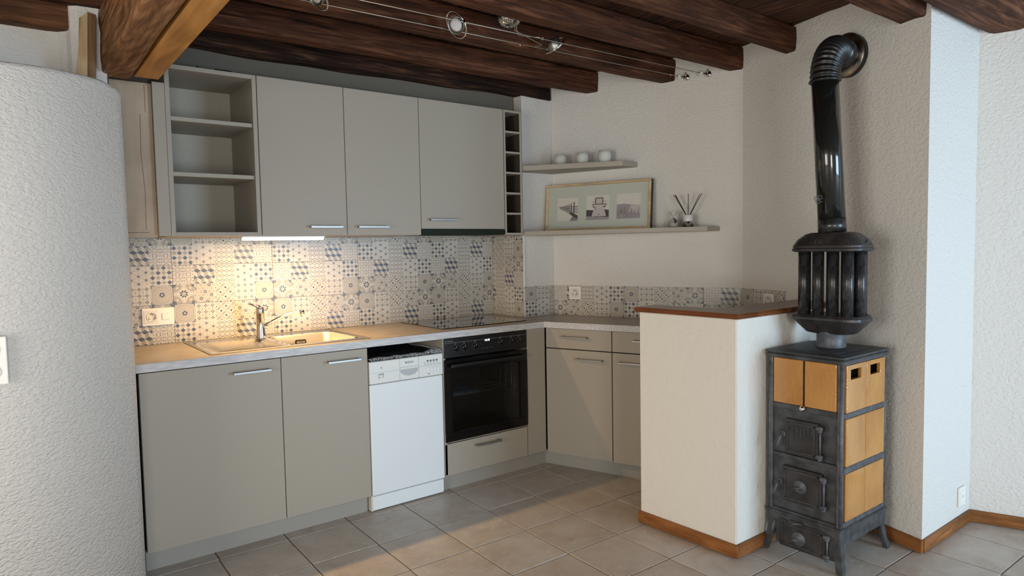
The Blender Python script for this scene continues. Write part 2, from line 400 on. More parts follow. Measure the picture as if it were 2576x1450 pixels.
# unseen sides of the room, with window openings behind the camera
wf = MB()
def wall_with_hole(m, a, b, z0, z1, h0, h1, hz0, hz1, t=.18):
    a, b = Vector(a), Vector(b); d = (b-a).normalized(); n = Vector((-d.y, d.x)); L = (b-a).length
    for s0, s1, q0, q1 in ((0, h0, z0, z1), (h1, L, z0, z1), (h0, h1, z0, hz0), (h0, h1, hz1, z1)):
        p, q = a+d*s0, a+d*s1; m.prism([p, q, q+n*t, p+n*t], q0, q1)
wall_with_hole(wf, (5.35, -2.6), (1.1, -2.6), 0, 2.56, 1.10, 2.70, .06, 2.06)
wall_with_hole(wf, (1.1, -2.6), (-2.78, -2.6), 0, 2.56, 1.0, 2.4, .06, 2.06)
struct(wf.build('wall_front', 'plaster'))
wl = MB(); wall_with_hole(wl, (-2.6, -2.6), (-2.6, 3.94), 0, 2.56, 2.4, 4.2, .3, 2.06)
struct(wl.build('wall_west', 'plaster'))
def window(name, c, rz, w, h):
    e = struct(bpy.data.objects.new(name, None)); COL.objects.link(e); e.location = c; e.rotation_euler = (0, 0, rz)
    m = MB(); t = .05
    m.box(-w/2, w/2, .02, .07, 0, t, .004); m.box(-w/2, w/2, .02, .07, h-t, h, .004)
    m.box(-w/2, -w/2+t, .02, .07, t, h-t, .004); m.box(w/2-t, w/2, .02, .07, t, h-t, .004); m.box(-.03, .03, .015, .07, t, h-t, .004)
    m.build('window_frame', 'window_white', e)
    for s in (-1, 1): MB().box(min(s*.03, s*(w/2-t)), max(s*.03, s*(w/2-t)), .04, .046, t, h-t).build('pane', 'window_glass', e)
window('window_1', (3.45, -2.68, .06), PI, 1.6, 2.0)
window('window_2', (-.6, -2.68, .06), PI, 1.4, 2.0)
window('window_3', (-2.68, .7, .30), PI/2, 1.8, 1.76)

# ceiling planks across the beams
ce = struct(MB().box(-2.8, 5.8, -2.8, 4.0, CEIL+.03, CEIL+.06).build('ceiling', 'beam_wood'))
pm = MB().box(.002, .216, -2.6, 3.94, 0, .028, .003).mesh('plank', 'plank_wood')
for i in range(37):
    inst('plank', pm, ce, (-2.6+i*.218, 0, CEIL+random.uniform(0, .006)))
# soffit panel between cupboards and beam
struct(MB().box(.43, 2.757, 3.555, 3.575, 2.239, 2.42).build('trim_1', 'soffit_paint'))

# ------------------------------------------------------------------ beams
from mathutils import noise as mn
def beam(x0, x1, y0, y1, z0, z1, label, mat='beam_wood', amp=.006, axis='x', round_=0, seed=0, name='ceiling_beam', group=None, xs=46, cat='beam', chamfer=.010):
    m = MB(); L = x1-x0; n = max(8, int(L*14)); rs = []
    sec = rrect((y1-y0)/2, (z1-z0)/2, max(chamfer, round_), 3 if not round_ else 6)
    # finer section
    pts = []
    for i in range(len(sec)):
        a = Vector(sec[i]); b = Vector(sec[(i+1) % len(sec)]); k = max(1, int((b-a).length/.035))
        for j in range(k): pts.append(a+(b-a)*j/k)
    cy, cz = (y0+y1)/2, (z0+z1)/2
    for i in range(n+1):
        x = x0+L*i/n; r = []
        for p in pts:
            v = Vector((x*2.2, p.x*14+seed*3.1, p.y*14)); w = mn.noise_vector(v)
            v2 = mn.noise(Vector((x*1.1, seed*5.3, 0)))*amp*1.2
            yy, zz = cy+p.x+w.y*amp*1.3, cz+p.y+w.z*amp*1.3+v2
            r.append(Vector((x-x0, yy-y0, zz-z0)) if axis == 'x' else Vector((yy-y0, x-x0, zz-z0)))
        rs.append(r)
    m.rings(rs, smooth=False)
    o = m.build(name, mat, None, (x0, y0, z0) if axis == 'x' else (y0, x0, z0))
    return tag(o, label, cat, group)
G = 'dark hewn ceiling beams over the kitchen'
beam(-2.55, 3.00, 3.46, 3.60, 2.362, 2.50, 'rough bark-edged dark beam directly above the wall cupboards', 'beam_rough', .013, seed=1, group=G)
beam(-2.55, 3.22, 3.150, 3.235, 2.372, 2.50, 'dark beam second from the wall cupboards, behind the light cables', seed=2, group=G)
beam(-2.55, 3.40, 2.672, 2.765, 2.368, 2.50, 'dark beam just behind the two light cables, third from the cupboards', seed=3, group=G)
beam(.40, 3.54, 2.295, 2.38, 2.378, 2.50, 'dark beam just in front of the light cables and the perforated lamp', seed=4, group=G)
beam(.40, 3.45, 1.918, 1.992, 2.376, 2.50, 'dark beam ending just left of the stove pipe rosette', seed=5, group=G)
beam(.40, 3.30, 1.225, 1.352, 2.325, 2.50, 'dark beam ending right of the stove pipe at the wall corner', seed=6, group=G)
beam(.40, 3.80, 1.02, 1.198, 2.325, 2.50, 'round-edged log beam at upper right over the bright wall face', amp=.006, round_=.055, seed=7, group=G)
# girder under the beams, running towards the camera
beam(-1.2, 3.27, .372, .478, 2.118, 2.362, 'thick orange-brown hewn girder with swirling grain crossing at upper left', 'girder_wood', .005, axis='y', seed=9, name='girder', cat='girder')
gb = MB().box(0, .094, 0, 4.43, 0, .16, .003); tag(gb.build('planed_board', 'board_orange', None, (.491, -1.2, 2.122)), 'smooth bright orange planed board along the right side of the girder', 'board')
tag(MB().box(0, 2.83, 0, .10, 0, .118, .008).build('wall_timber', 'left_beam', None, (-2.55, 3.235, 2.277)), 'short reddish timber let into the wall at the top left', 'beam')
# pegs in the girder
ps = thing('upright_board', 'upright pale board with dark edge standing on the ledge by the girder', 'board', (.268, 3.13, 1.955))
m = MB(); m.hexa([(-.006,0,.0),(.040,-.004,0),(.050,.045,0),(.012,.05,0),(.036,0,.35),(.058,-.004,.372),(.070,.045,.372),(.034,.05,.36)]); m.build('board_face', 'post_wood', ps)
m = MB(); m.hexa([(.040,-.004,0),(.068,-.004,0),(.074,.045,0),(.050,.045,0),(.058,-.004,.372),(.086,-.004,.366),(.092,.045,.366),(.070,.045,.372)]); m.build('board_edge', 'post_dark', ps)

# ------------------------------------------------------------------ backsplash tiles with printed patchwork
def clip(poly, x0, x1, y0, y1):
    for ax, lim, sg in ((0, x0, 1), (0, x1, -1), (1, y0, 1), (1, y1, -1)):
        out = []
        for i in range(len(poly)):
            a, b = poly[i-1], poly[i]; da, db = (a[ax]-lim)*sg, (b[ax]-lim)*sg
            if (da >= 0) != (db >= 0):
                t = da/(da-db); out.append((a[0]+(b[0]-a[0])*t, a[1]+(b[1]-a[1])*t))
            if db >= 0: out.append(b)
        poly = out
        if len(poly) < 3: return []
    return poly
def ngon(cx, cy, r, n, a0=0, ry=None): return [(cx+r*math.cos(a0+2*PI*i/n), cy+(ry or r)*math.sin(a0+2*PI*i/n)) for i in range(n)]
def dia(cx, cy, a, b=None): b = b or a; return [(cx+a, cy), (cx, cy+b), (cx-a, cy), (cx, cy-b)]
def seg_(x0, y0, x1, y1, w):
    d = Vector((x1-x0, y1-y0)).normalized(); n = Vector((-d.y, d.x))*w/2
    return [(x0+n.x, y0+n.y), (x1+n.x, y1+n.y), (x1-n.x, y1-n.y), (x0-n.x, y0-n.y)]
def leaf(cx, cy, a, r0, r1, w):
    c, s = math.cos(a), math.sin(a); rm = r0+(r1-r0)*.55
    P = [(r0, 0), (rm, w), (r1, 0), (rm, -w)]
    return [(cx+p*c-q*s, cy+p*s+q*c) for p, q in P]
def flower(L, cx, cy, r, n, col, r0=.15, w=.28):
    for i in range(n): L.append((leaf(cx, cy, 2*PI*i/n+.2, r*r0, r, r*w), col))
T_, A_, B_, K_, G_ = 2, 3, 4, 5, 1       # taupe, tan, blue, dark, ground
def annulus(L, cx, cy, r, w, n, col, a0=0, a1=2*PI):
    for i in range(n):
        p, q = a0+(a1-a0)*i/n, a0+(a1-a0)*(i+1)/n
        L.append(([(cx+r*math.cos(p), cy+r*math.sin(p)), (cx+r*math.cos(q), cy+r*math.sin(q)), (cx+(r-w)*math.cos(q), cy+(r-w)*math.sin(q)), (cx+(r-w)*math.cos(p), cy+(r-w)*math.sin(p))], col))
P_ = 6
def lens(cx, cy, a, L, w, n=4):
    c, sn = math.cos(a), math.sin(a); P = []
    for i in range(n*2):
        t = i/(n*2)*2; u = t if t <= 1 else 2-t; sg = 1 if t <= 1 else -1
        p, q = L*u, sg*w*math.sin(PI*u)**.85 if 0 < u < 1 else 0
        P.append((cx+p*c-q*sn, cy+p*sn+q*c))
    return P
def p_checker():
    L = []
    for i in range(4):
        for j in range(4): L.append((dia(.13+i*.25, .12+j*.25, .115, .115), B_ if (i+j) % 2 else A_, 0))
    return L
def p_star():
    L = []; P = [(x, y+o) for x, o in ((.17, .33), (.5, .14), (.83, .33)) for y in (-.38, 0, .38, .76)]
    for x, y in P:
        L.append((seg_(x, y-.19, x, y+.19, .014), T_, 0))
        for sg in (-1, 1): L.append((seg_(x, y, x+sg*.33, y+.19, .013), T_, 1)); L.append((seg_(x, y, x+sg*.33, y-.19, .013), T_, 2))
    for x, y in P:
        L.append((ngon(x, y, .04, 6), B_, 3))
        for k in range(6): L.append((leaf(x, y, PI/2+k*PI/3, .02, .092, .018), B_, 4))
    return L
def p_circles():
    L = []
    for i in range(4):
        for j in range(4):
            q = []; annulus(q, .13+.25*i, .12+.25*j, .088, .034, 10, T_)
            L += [(a, b, 0) for a, b in q]
            L.append((dia(.005+.25*i, .12+.25*j, .03), K_, 1)); L.append((dia(.13+.25*i, .245+.25*j, .022), T_, 1))
    return L
def p_cubes():
    L = []; w = 1/6; h = .115; f = .235
    for r in range(-1, 4):
        cy = 1.02-r*(h+f)
        for c in range(-1, 4):
            cx = (c*2+1+(r % 2))*w
            L.append(([(cx-w, cy), (cx, cy+h), (cx+w, cy), (cx, cy-h)], B_, 0))
            L.append(([(cx, cy-h), (cx+w, cy), (cx+w, cy-f), (cx, cy-h-f)], A_, 0))
    return L
def p_lace():
    L = []
    for cx in (.25, .75):
        for cy in (.25, .75):
            for k in range(8):
                L.append((leaf(cx, cy, k*PI/4, .05, .17, .026), A_, 0)); L.append((leaf(cx, cy, k*PI/4+PI/8, .10, .175, .012), T_, 0))
                L.append((leaf(cx, cy, PI/8+k*PI/4, .18, .26, .024), K_, 1))
    for x, y in ((.5, .5), (0, .5), (1, .5), (.5, 0), (.5, 1)):
        for k in range(4): L.append((leaf(x, y, k*PI/2+PI/4, .03, .08, .018), K_, 2))
    return L
def p_octagon():
    L = [([(0, 0), (1, 0), (1, 1), (0, 1)], P_, 0)]
    for x, y in ((0, 0), (1, 0), (0, 1), (1, 1)):
        L.append((dia(x, y, .19), B_, 1)); L.append((ngon(x+(.1 if x < .5 else -.1), y+(.1 if y < .5 else -.1), .06, 7), P_, 2))
    for k, (r, c) in enumerate(((.535, T_), (.522, P_), (.505, G_), (.470, T_), (.445, P_))): L.append((ngon(.5, .5, r, 8, PI/8), c, 3+k))
    for k in range(5): L.append((ngon(.5+.075*math.cos(k*2*PI/5+.3), .5+.075*math.sin(k*2*PI/5+.3), .058, 8), B_, 8+k))
    L.append((ngon(.5, .5, .048, 9), G_, 13))
    return L
def p_clusters():
    L = []
    for i in range(3):
        for j in range(3):
            cx, cy = .17+i*.33, .17+j*.33
            for dx, dy in ((.055, 0), (-.055, 0), (0, .055), (0, -.055)): L.append((dia(cx+dx, cy+dy, .036), K_, 1))
            L.append((ngon(cx+.165, cy, .055, 6, PI/2, .07), P_, 0)); L.append((ngon(cx, cy+.165, .07, 6, 0, .055), P_, 0)); L.append((ngon(cx+.165, cy+.165, .05, 4, PI/4), A_, 0))
    return L
def p_petals():
    L = []; q = .25
    for i in range(-1, 6):
        for j in range(-1, 6):
            if (i+j) % 2 == 0:
                for sx in (-1, 1): L.append((lens(i*q, j*q, math.atan2(1, sx), .353, .072), A_ if sx > 0 else P_, 0))
            else: L.append((dia(i*q, j*q, .062), K_, 1))
    return L
def p_daisies():
    L = []
    for j in range(6):
        for i in range(6):
            x, y = .09+i*.2+(.1 if j % 2 else 0), .08+j*.175
            dk = (i, j) in ((0, 3), (2, 2), (4, 1), (1, 5), (3, 4), (1, 0), (4, 5))
            L.append((ngon(x, y, .098, 6, PI/6), K_ if dk else P_, 0))
            if dk or (i+j) % 2:
                for k in range(3): L.append((seg_(x-.085*math.cos(k*PI/3), y-.085*math.sin(k*PI/3), x+.085*math.cos(k*PI/3), y+.085*math.sin(k*PI/3), .016), G_ if dk else A_, 1+k))
    return L
def p_quarter():
    L = []
    for cx, cy, a in ((0, 0, 0), (1, 0, 90), (1, 1, 180), (0, 1, 270)):
        a = math.radians(a); sx, sy = (1 if cx < .5 else -1), (1 if cy < .5 else -1)
        L.append(([(cx, cy)]+[(cx+.40*math.cos(a+PI/2*i/8), cy+.40*math.sin(a+PI/2*i/8)) for i in range(9)], A_, 0))
        q = []; annulus(q, cx, cy, .485, .016, 8, T_, a, a+PI/2); annulus(q, cx, cy, .415, .02, 8, T_, a, a+PI/2); L += [(p, c, 1) for p, c in q]
        L.append((ngon(cx, cy, .16, 10), B_, 1)); L.append(([(cx+sx*x, cy+sy*y) for x, y in ((.15, .15), (.27, .13), (.23, .19), (.25, .25), (.19, .23), (.13, .27))], G_, 2))
    for k in range(8): L.append((leaf(.5, .5, k*PI/4+PI/8, .055, .22, .046), K_, 0))
    L.append((ngon(.5, .5, .04, 8), A_, 1))
    return L
UP = [p_octagon(), p_clusters(), p_petals(), p_daisies(), p_quarter()]
LO = [p_checker(), p_star(), p_circles(), p_cubes(), p_lace()]
TW, TH = .5145, .2015
FULL = []
for row, cells in ((1, UP), (0, LO)):
    for c, L in enumerate(cells):
        for pts, col, lay in L:
            q = clip(pts, 0.006, .994, 0.006, .994)
            if q: FULL.append(([(c+x, row+y) for x, y in q], col, lay))
TILE_CACHE = {}
def tile_mesh(flip, u0, u1, v0, v1):
    key = (flip, round(u0, 3), round(u1, 3), round(v0, 3), round(v1, 3))
    if key in TILE_CACHE: return TILE_CACHE[key]
    m = MB(); sx, sy = TW/5, TH/2; g = .0010
    x0, x1, z0, z1 = u0*sx+g, u1*sx-g, v0*sy+g, v1*sy-g
    m.mi = 0; m.box(x0, x1, -.007, 0, z0, z1, .0007)
    bm = m.bm
    for it in FULL:
        pts = it[0]
        if flip: pts = [(5-x, 2-y) for x, y in pts]
        pts = clip(pts, u0+.012, u1-.012, v0+.012, v1-.012)
        if len(pts) < 3: continue
        lay = -.00703-.00003*it[2]
        f = bm.faces.new([bm.verts.new((x*sx, lay, y*sy)) for x, y in pts]); f.material_index = it[1]-1
    me = bpy.data.meshes.new('tile')
    # orient every face of the print outward (-y)
    for f in bm.faces:
        f.normal_update()
        if abs(f.normal.y) > .9 and f.calc_center_median().y < -.0065 and f.normal.y > 0: f.normal_flip()
    bm.to_mesh(me); bm.free()
    for k in ('tile_ground', 'tile_taupe', 'tile_tan', 'tile_blue', 'tile_dark', 'tile_pale'): me.materials.append(MATS[k])
    # colour index 1 (ground) sits in slot 0
    TILE_CACHE[key] = me; return me
def lay_tiles(parent, origin, d, length, rows, phase, ztop):
    """rows: list of flips from the bottom; phase: x of the first joint; d: direction on plan"""
    rz = math.atan2(d.y, d.x)
    for r, flip in enumerate(rows):
        z = WT-.0+r*TH; v1 = min(2, (ztop-z)/(TH/2))
        if v1 <= .02: continue
        k = math.floor((0-phase)/TW)
        while phase+k*TW < length:
            a = phase+k*TW; u0 = max(0, (0-a)/(TW/5)); u1 = min(5, (length-a)/(TW/5)); k += 1
            if u1-u0 < .05: continue
            fl = flip ^ (k % 2 == 0 and parent is wall_right and origin is W1)
            p = Vector((origin[0], origin[1]))+Vector(d)*a
            inst('tile', tile_mesh(fl, u0, u1, 0, v1), parent, (p.x, p.y, z), rz)
ZT = 1.458
lay_tiles(wall_back, Vector((.43, BACK)), Vector((1, 0)), 2.757-.43-.007, [False, True, False], .709-.43, ZT)
side_phase = .348-TW
lay_tiles(wall_chase, Vector((2.757, BACK)), Vector((0, -1)), .348, [True, False, True], side_phase, ZT)
lay_tiles(wall_chase, Vector((2.757, 3.477)), Vector((1, 0)), .250, [False], 0, 1.2)
# right wall: flips alternate tile by tile
def lay_one(parent, o, d, a, flip, u0, u1, v1=2):
    p = o+d*a; inst('tile', tile_mesh(flip, u0, u1, 0, v1), parent, (p.x, p.y, WT-.001), math.atan2(d.y, d.x))
lay_one(wall_right, W1, D, 0, True, .07, 5); lay_one(wall_right, W1, D, TW, False, 0, 5); lay_one(wall_right, W1, D, 2*TW, True, 0, 2.15)
lay_one(wall_right, CR, D2, 0, False, .06, 3.25)
# thin grout edge trim on the corner of the chase
MB().box(2.752, 2.758, 3.466, 3.478, 1.12, ZT).build('corner_trim', 'window_white', wall_chase)

# ------------------------------------------------------------------ kitchen: base run
FY = 3.190
def handle(parent, x0, x1, z, y=0.0, mat='steel'):
    m = MB(); m.box(x0, x1, y-.036, y-.027, z-.0055, z+.0055, .0012)
    m.box(x0+.006, x0+.015, y-.03, y, z-.005, z+.005); m.box(x1-.015, x1-.006, y-.03, y, z-.005, z+.005)
    return m.build('handle', mat, parent)
def front(parent, name, x0, x1, z0, z1, h=None, mat='laminate', hy=.0):
    o = MB().box(x0+.0018, x1-.0018, 0, .018, z0, z1, .0009).build(name, mat, parent)
    if h: handle(o, *h)
    return o
def carcass(parent, w, z0, z1, dep=.58, y0=.0205):
    m = MB(); m.box(0, w, y0, y0+dep, z0, .70); m.box(0, w, y0, y0+.02, .70, z1); return m.build('body', 'gap_black', parent)
x1, x2, x3, x4, x5 = .443, 1.043, 1.489, 1.940, 2.540
t = thing('base_cabinet', 'wide grey sink cabinet with one door, leftmost under the worktop', 'cabinet', (x1, FY, 0)); g2 = 'grey base cabinets'
t['group'] = g2
carcass(t, x2-x1, .095, .875); front(t, 'door', 0, x2-x1, .092, .872, (.375, .545, .827))
t = thing('base_cabinet', 'grey single-door cabinet just left of the white dishwasher', 'cabinet', (x2, FY, 0), group=g2)
carcass(t, x3-x2, .095, .875); front(t, 'door', 0, x3-x2, .092, .872, (.222, .396, .825))
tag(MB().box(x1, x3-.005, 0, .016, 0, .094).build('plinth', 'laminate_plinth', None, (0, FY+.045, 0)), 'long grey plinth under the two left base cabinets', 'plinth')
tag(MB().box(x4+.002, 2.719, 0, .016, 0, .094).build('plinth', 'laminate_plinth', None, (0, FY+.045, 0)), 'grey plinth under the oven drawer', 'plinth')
# oven housing cabinet
t = thing('oven_cabinet', 'grey oven housing with a drawer below the black oven', 'cabinet', (x4, FY, 0), group=g2)
m = MB(); m.box(0, .016, .0, .58, .10, .877); m.box(.584, .600, .02, .58, .10, .877); m.box(.016, .584, .02, .58, .262, .278); m.box(.016, .584, .56, .58, .1, .877); m.box(.016, .584, .03, .55, .1, .26); m.build('body', 'laminate', t)
front(t, 'drawer', .0, .596, .094, .274, (.197, .377, .238))
tag(MB().box(0, .142, 0, .018, .094, .876, .001).build('filler_panel', 'laminate', None, (x5+.002, FY, 0)), 'narrow grey upright filler panel between oven and corner drawers', 'panel')

# dishwasher
dw = thing('dishwasher', 'slim white dishwasher with a cream control panel standing under the worktop', 'dishwasher', (1.494, FY-.002, 0))
W_ = .442
MB().box(.004, W_-.004, .03, .56, .10, .79).build('body', 'appliance_white', dw)
m = MB().box(0, W_, 0, .034, .088, .676, .006, 3); m.build('door', 'appliance_white', dw)
m = MB().box(0, W_, -.006, .034, .679, .798, .006, 3); pn = m.build('control_panel', 'appliance_panel', dw)
for a in ((.172, .174, -.0068, -.005, .682, .795), (.287, .289, -.0068, -.005, .682, .795), (.004, .172, -.0066, -.005, .738, .7395), (.289, W_-.004, -.0066, -.005, .738, .7395)): MB().box(*a).build('panel_seam', 'appliance_grey', pn)
m = MB(); m.mi = 0; m.poly([(.178, -.0068, .748), (.283, -.0068, .748), (.283, -.0068, .722), (.262, -.0068, .706), (.23, -.0068, .700), (.199, -.0068, .706), (.178, -.0068, .722)])
m.mi = 1; m.box(.176, .285, -.012, -.0062, .738, .750, .002); m.build('grip', ['appliance_grey', 'appliance_panel'], pn)
m = MB()
for i in range(4): m.box(.338+i*.0205, .3565+i*.0205, -.010, -.006, .704, .730, .0015)
m.build('button', 'appliance_white', pn)
m = MB()
for i in range(6): m.box(.325+i*.0188, .329+i*.0188, -.0074, -.006, .744, .748)
for i in range(4): m.box(.339+i*.019, .3495+i*.019, -.0070, -.006, .762, .770); m.box(.339+i*.019, .3495+i*.019, -.0070, -.006, .755, .757)
m.box(.343, .356, -.007, -.006, .693, .696); m.box(.320, .328, -.007, -.006, .757, .759)
m.box(.050, .079, -.0072, -.006, .730, .7315); m.box(.050, .079, -.0072, -.006, .711, .7122); m.box(.050, .0512, -.0072, -.006, .705, .7315)
m.box(.0775, .0788, -.0072, -.006, .711, .7315); m.box(.056, .075, -.0072, -.006, .724, .7268)
m.build('marking', 'marking_dark', pn)['kind'] = 'stuff'
MB().lathe([(.0055, 0), (.0055, .0012), (.0045, .0014)], (.066, -.0060, .762), (0, -1, 0), 16).build('power_button', 'appliance_grey', pn)
text('BOSCH', .0155, 'lettering', 'print_blue', pn, (.231, -.0066, .772), (PI/2, 0, 0))
m = MB(); m.box(.004, W_-.002, .010, .03, .006, .082, .004); m.build('kick_plate', 'appliance_white', dw)
m = MB(); m.box(-.004, .012, .016, .30, .004, .086); m.build('foot_frame', 'old_white', dw)
# black cloth on the dishwasher
cl = thing('towel', 'black cloth with grey fringe lying on top of the dishwasher', 'towel', (1.494, FY, .800))
m = MB(); nx, ny = 26, 14
def tz(x, y): return .004+.022*max(0, mn.noise(Vector((x*9, y*7, 2))))+.012*math.sin(x*30+y*9)**2*(.3+y)+ .030*max(0, .22-x)*3*(y)
vs = [[m.bm.verts.new((.004+.425*i/nx, .004+.42*j/ny, tz(.425*i/nx, .42*j/ny)+.003)) for j in range(ny+1)] for i in range(nx+1)]
for i in range(nx):
    for j in range(ny):
        f = m.bm.faces.new((vs[i][j], vs[i+1][j], vs[i+1][j+1], vs[i][j+1])); f.smooth = True
m.bm.verts.ensure_lookup_table()
bmesh.ops.solidify(m.bm, geom=m.bm.faces[:], thickness=.004)
m.build('cloth', 'cloth_black', cl)
m = MB()
for i in range(110):
    x = .002+.432*i/110; y = -.002
    m.tube([(x, .012, tz(x, 0)+.009), (x+random.uniform(-.003, .003), -.002, tz(x, 0)+.008+random.uniform(-.001, .003)), (x+random.uniform(-.005, .006), -.012, .004+random.uniform(-.002, .005))], .0015, 4)
for i in range(50):
    y = .42*i/50
    m.tube([(.415, y, tz(.42, y)+.012), (.432, y+random.uniform(-.004, .004), tz(.425, y)+.013), (.438, y, tz(.425, y)+.005)], .0015, 4)
fr = m.build('fringe', 'cloth_fringe', cl); fr['kind'] = 'stuff'

# oven
ov = thing('oven', 'black built-in oven with round knobs and a glass door', 'oven', (x4+.005, FY, .285))
OW = .594
ob = MB(); ob.box(.03, OW-.03, .05, .053, .02, .44); ob = None
m = MB()      # cavity
m.box(0, OW, .02, .03, .0, .012); m.box(.02, .05, .02, .45, .012, .46); m.box(OW-.05, OW-.02, .02, .45, .012, .46); m.box(.05, OW-.05, .44, .45, .012, .46)
m.box(.05, OW-.05, .02, .45, .012, .03); m.box(.05, OW-.05, .02, .45, .42, .46); m.build('body', 'dark_interior', ov)
cp = MB().box(0, OW, -.002, .03, .478, .590, .002).build('control_panel', 'black_enamel', ov)
MB().box(.004, OW-.004, -.0035, -.002, .562, .563).build('seam', 'marking_white', cp)
for i, x in enumerate((.078, .137, .213, .392, .472, .530)):
    z = .530 if i < 3 else .534
    r = .017 if i < 4 else .013
    k = MB().lathe([(r, 0), (r, .010), (r*.92, .013), (r*.6, .0135)], (x, -.002, z), (0, -1, 0), 24).build('knob', 'black_glass', cp)
    m = MB(); m.tube([(x+(r+.001)*math.cos(a*PI/16), -.0032, z+(r+.001)*math.sin(a*PI/16)) for a in range(32)], .0004, 4, closed=True); m.box(x-.0012, x+.0012, -.0165, -.0150, z+.001, z+r*.8)
    m.build('knob_ring', 'marking_white', cp)
    m = MB(); m.tube([(x+.004*math.cos(a*PI/6), -.0032, z+r+.012+.005*math.sin(a*PI/6)) for a in range(12)], .0005, 4, closed=True); m.box(x-.0006, x+.0006, -.0034, -.0024, z+r+.002, z+r+.006); m.build('knob_symbol', 'marking_white', cp)
text('10:30', .017, 'clock_digits', 'display_white', cp, (.298, -.0026, .556), (PI/2, 0, 0))
m = MB()
for i in range(5): m.tube([(.262+i*.018+.0022*math.cos(a*PI/4), -.003, .511+.0022*math.sin(a*PI/4)) for a in range(8)], .0005, 4, closed=True)
m.build('panel_symbols', 'marking_white', cp)
text('Electrolux', .0085, 'lettering', 'marking_white', cp, (.045, -.0026, .573), (PI/2, 0, 0))
m = MB(); m.box(.012, .019, -.003, -.002, .5695, .5703); m.box(.012, .019, -.003, -.002, .5762, .577); m.box(.012, .0128, -.003, -.002, .5695, .577); m.box(.0182, .019, -.003, -.002, .5695, .577); m.poly([(.0125, -.003, .5705), (.0135, -.003, .5700), (.0187, -.003, .5765), (.0177, -.003, .577)]); m.build('logo_mark', 'marking_white', cp)
# door: glass frame with a window
dr_ = MB(); dr_.box(0, OW, -.004, .018, .0, .055, .002); dr_.box(0, OW, -.004, .018, .40, .470, .002); dr_.box(0, .055, -.004, .018, .055, .40); dr_.box(OW-.055, OW, -.004, .018, .055, .40)
od = dr_.build('door', 'black_glass', ov)
MB().box(.055, OW-.055, .0, .003, .055, .40).build('door_glass', 'oven_glass', od)
m = MB(); m.box(.03, OW-.03, -.036, -.020, .425, .445, .005, 2); m.box(.045, .07, -.022, -.002, .424, .44); m.box(OW-.07, OW-.045, -.022, -.002, .424, .44); m.build('handle', 'black_enamel', od)
rk = MB()
for i in range(9): rk.tube([(.08+i*.053, .07, .245), (.08+i*.053, .40, .245)], .0013, 5)
rk.tube([(.06, .07, .245), (OW-.06, .07, .245)], .003, 6); rk.tube([(.06, .40, .245), (OW-.06, .40, .245)], .003, 6)
rack = tag(rk.build('oven_rack', 'rack_wire', None, (x4+.005, FY, .285)), 'wire rack inside the black oven', 'rack')
m = MB(); m.tube([(OW-.055, .06, .09), (OW-.055, .06, .39)], .0025, 6); m.tube([(OW-.055, .085, .09), (OW-.055, .085, .39)], .0025, 6)
for i in range(5): m.tube([(OW-.055, .055, .1+i*.07), (OW-.055, .10, .1+i*.07)], .0018, 5)
m.build('side_rails', 'rack_wire', ov)
tr = MB().box(.0, .21, 0, .25, 0, .006, .002); tag(tr.build('oven_tray', 'blue_tray', None, (x4+.075, FY+.08, .285+.249)), 'bluish sheet lying on the rack inside the oven', 'tray')
m = MB()
m.mi = 0
# ------------------------------------------------------------------ corner drawers (rotated run)
O = Vector((2.690, 3.178)); RZ = math.atan2(D.y, D.x)
def drawers(s0, w, label, hx_top, hx_bot):
    p = O+D*s0; t = thing('drawer_cabinet', label, 'cabinet', (p.x, p.y, 0), RZ, 'grey corner cabinets')
    m = MB(); m.box(.0, w, .0205, .38, .095, .875); m.build('body', 'gap_black', t)
    front(t, 'drawer', 0, w, .752, .874, (*hx_top, .826)); front(t, 'door', 0, w, .090, .746, (*hx_bot, .694))
    return t
drawers(-.006, .444, 'grey corner cabinet with drawer over door, right of the filler panel', (.120, .296), (.215, .394))
drawers(.440, .570, 'grey cabinet with drawer over door, half hidden by the low wall', (.136, .30), (.046, .25))
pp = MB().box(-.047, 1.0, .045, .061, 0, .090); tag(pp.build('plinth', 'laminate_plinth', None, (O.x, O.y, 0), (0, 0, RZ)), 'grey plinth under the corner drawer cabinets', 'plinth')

# worktop: one L-shaped slab with a sink cut-out
SX0, SX1, SY0, SY1 = .740, 1.530, 3.228, 3.770
wt = MB(); z0, z1 = .878, .915
fy = 3.176
e0 = Vector((2.668, fy)); e1 = e0+D*1.05
wt.box(.433, SX0+.01, fy, BACK-.008, z0, z1, 0); wt.box(SX1-.01, 2.0, fy, BACK-.008, z0, z1)
wt.box(SX0+.01, SX1-.01, fy, SY0+.01, z0, z1); wt.box(SX0+.01, SX1-.01, SY1-.01, BACK-.008, z0, z1)
wt.prism([(2.0, fy), (e0.x, e0.y), (W1.x-.008, 3.468), (2.749, 3.468), (2.749, BACK-.008), (2.0, BACK-.008)], z0, z1)
b1 = W1+D*1.24-NR*.008; 
wt.prism([(e0.x, e0.y), (e1.x, e1.y), (b1.x, b1.y), (W1.x-.008, 3.468)], z0, z1)
wk = wt.build('worktop', 'worktop'); tag(wk, 'L-shaped stone-look laminate worktop over the base cabinets', 'worktop')
ed = MB(); ed.box(.433, e0.x-.002, fy-.0015, fy, z0, z1-.001)
q0, q1 = e0-NR*.0015, e1-NR*.0015
ed.prism([(q0.x, q0.y), (q1.x, q1.y), (e1.x, e1.y), (e0.x, e0.y)], z0, z1-.001)
ed.build('lit_edge', 'worktop_lit_edge', wk)

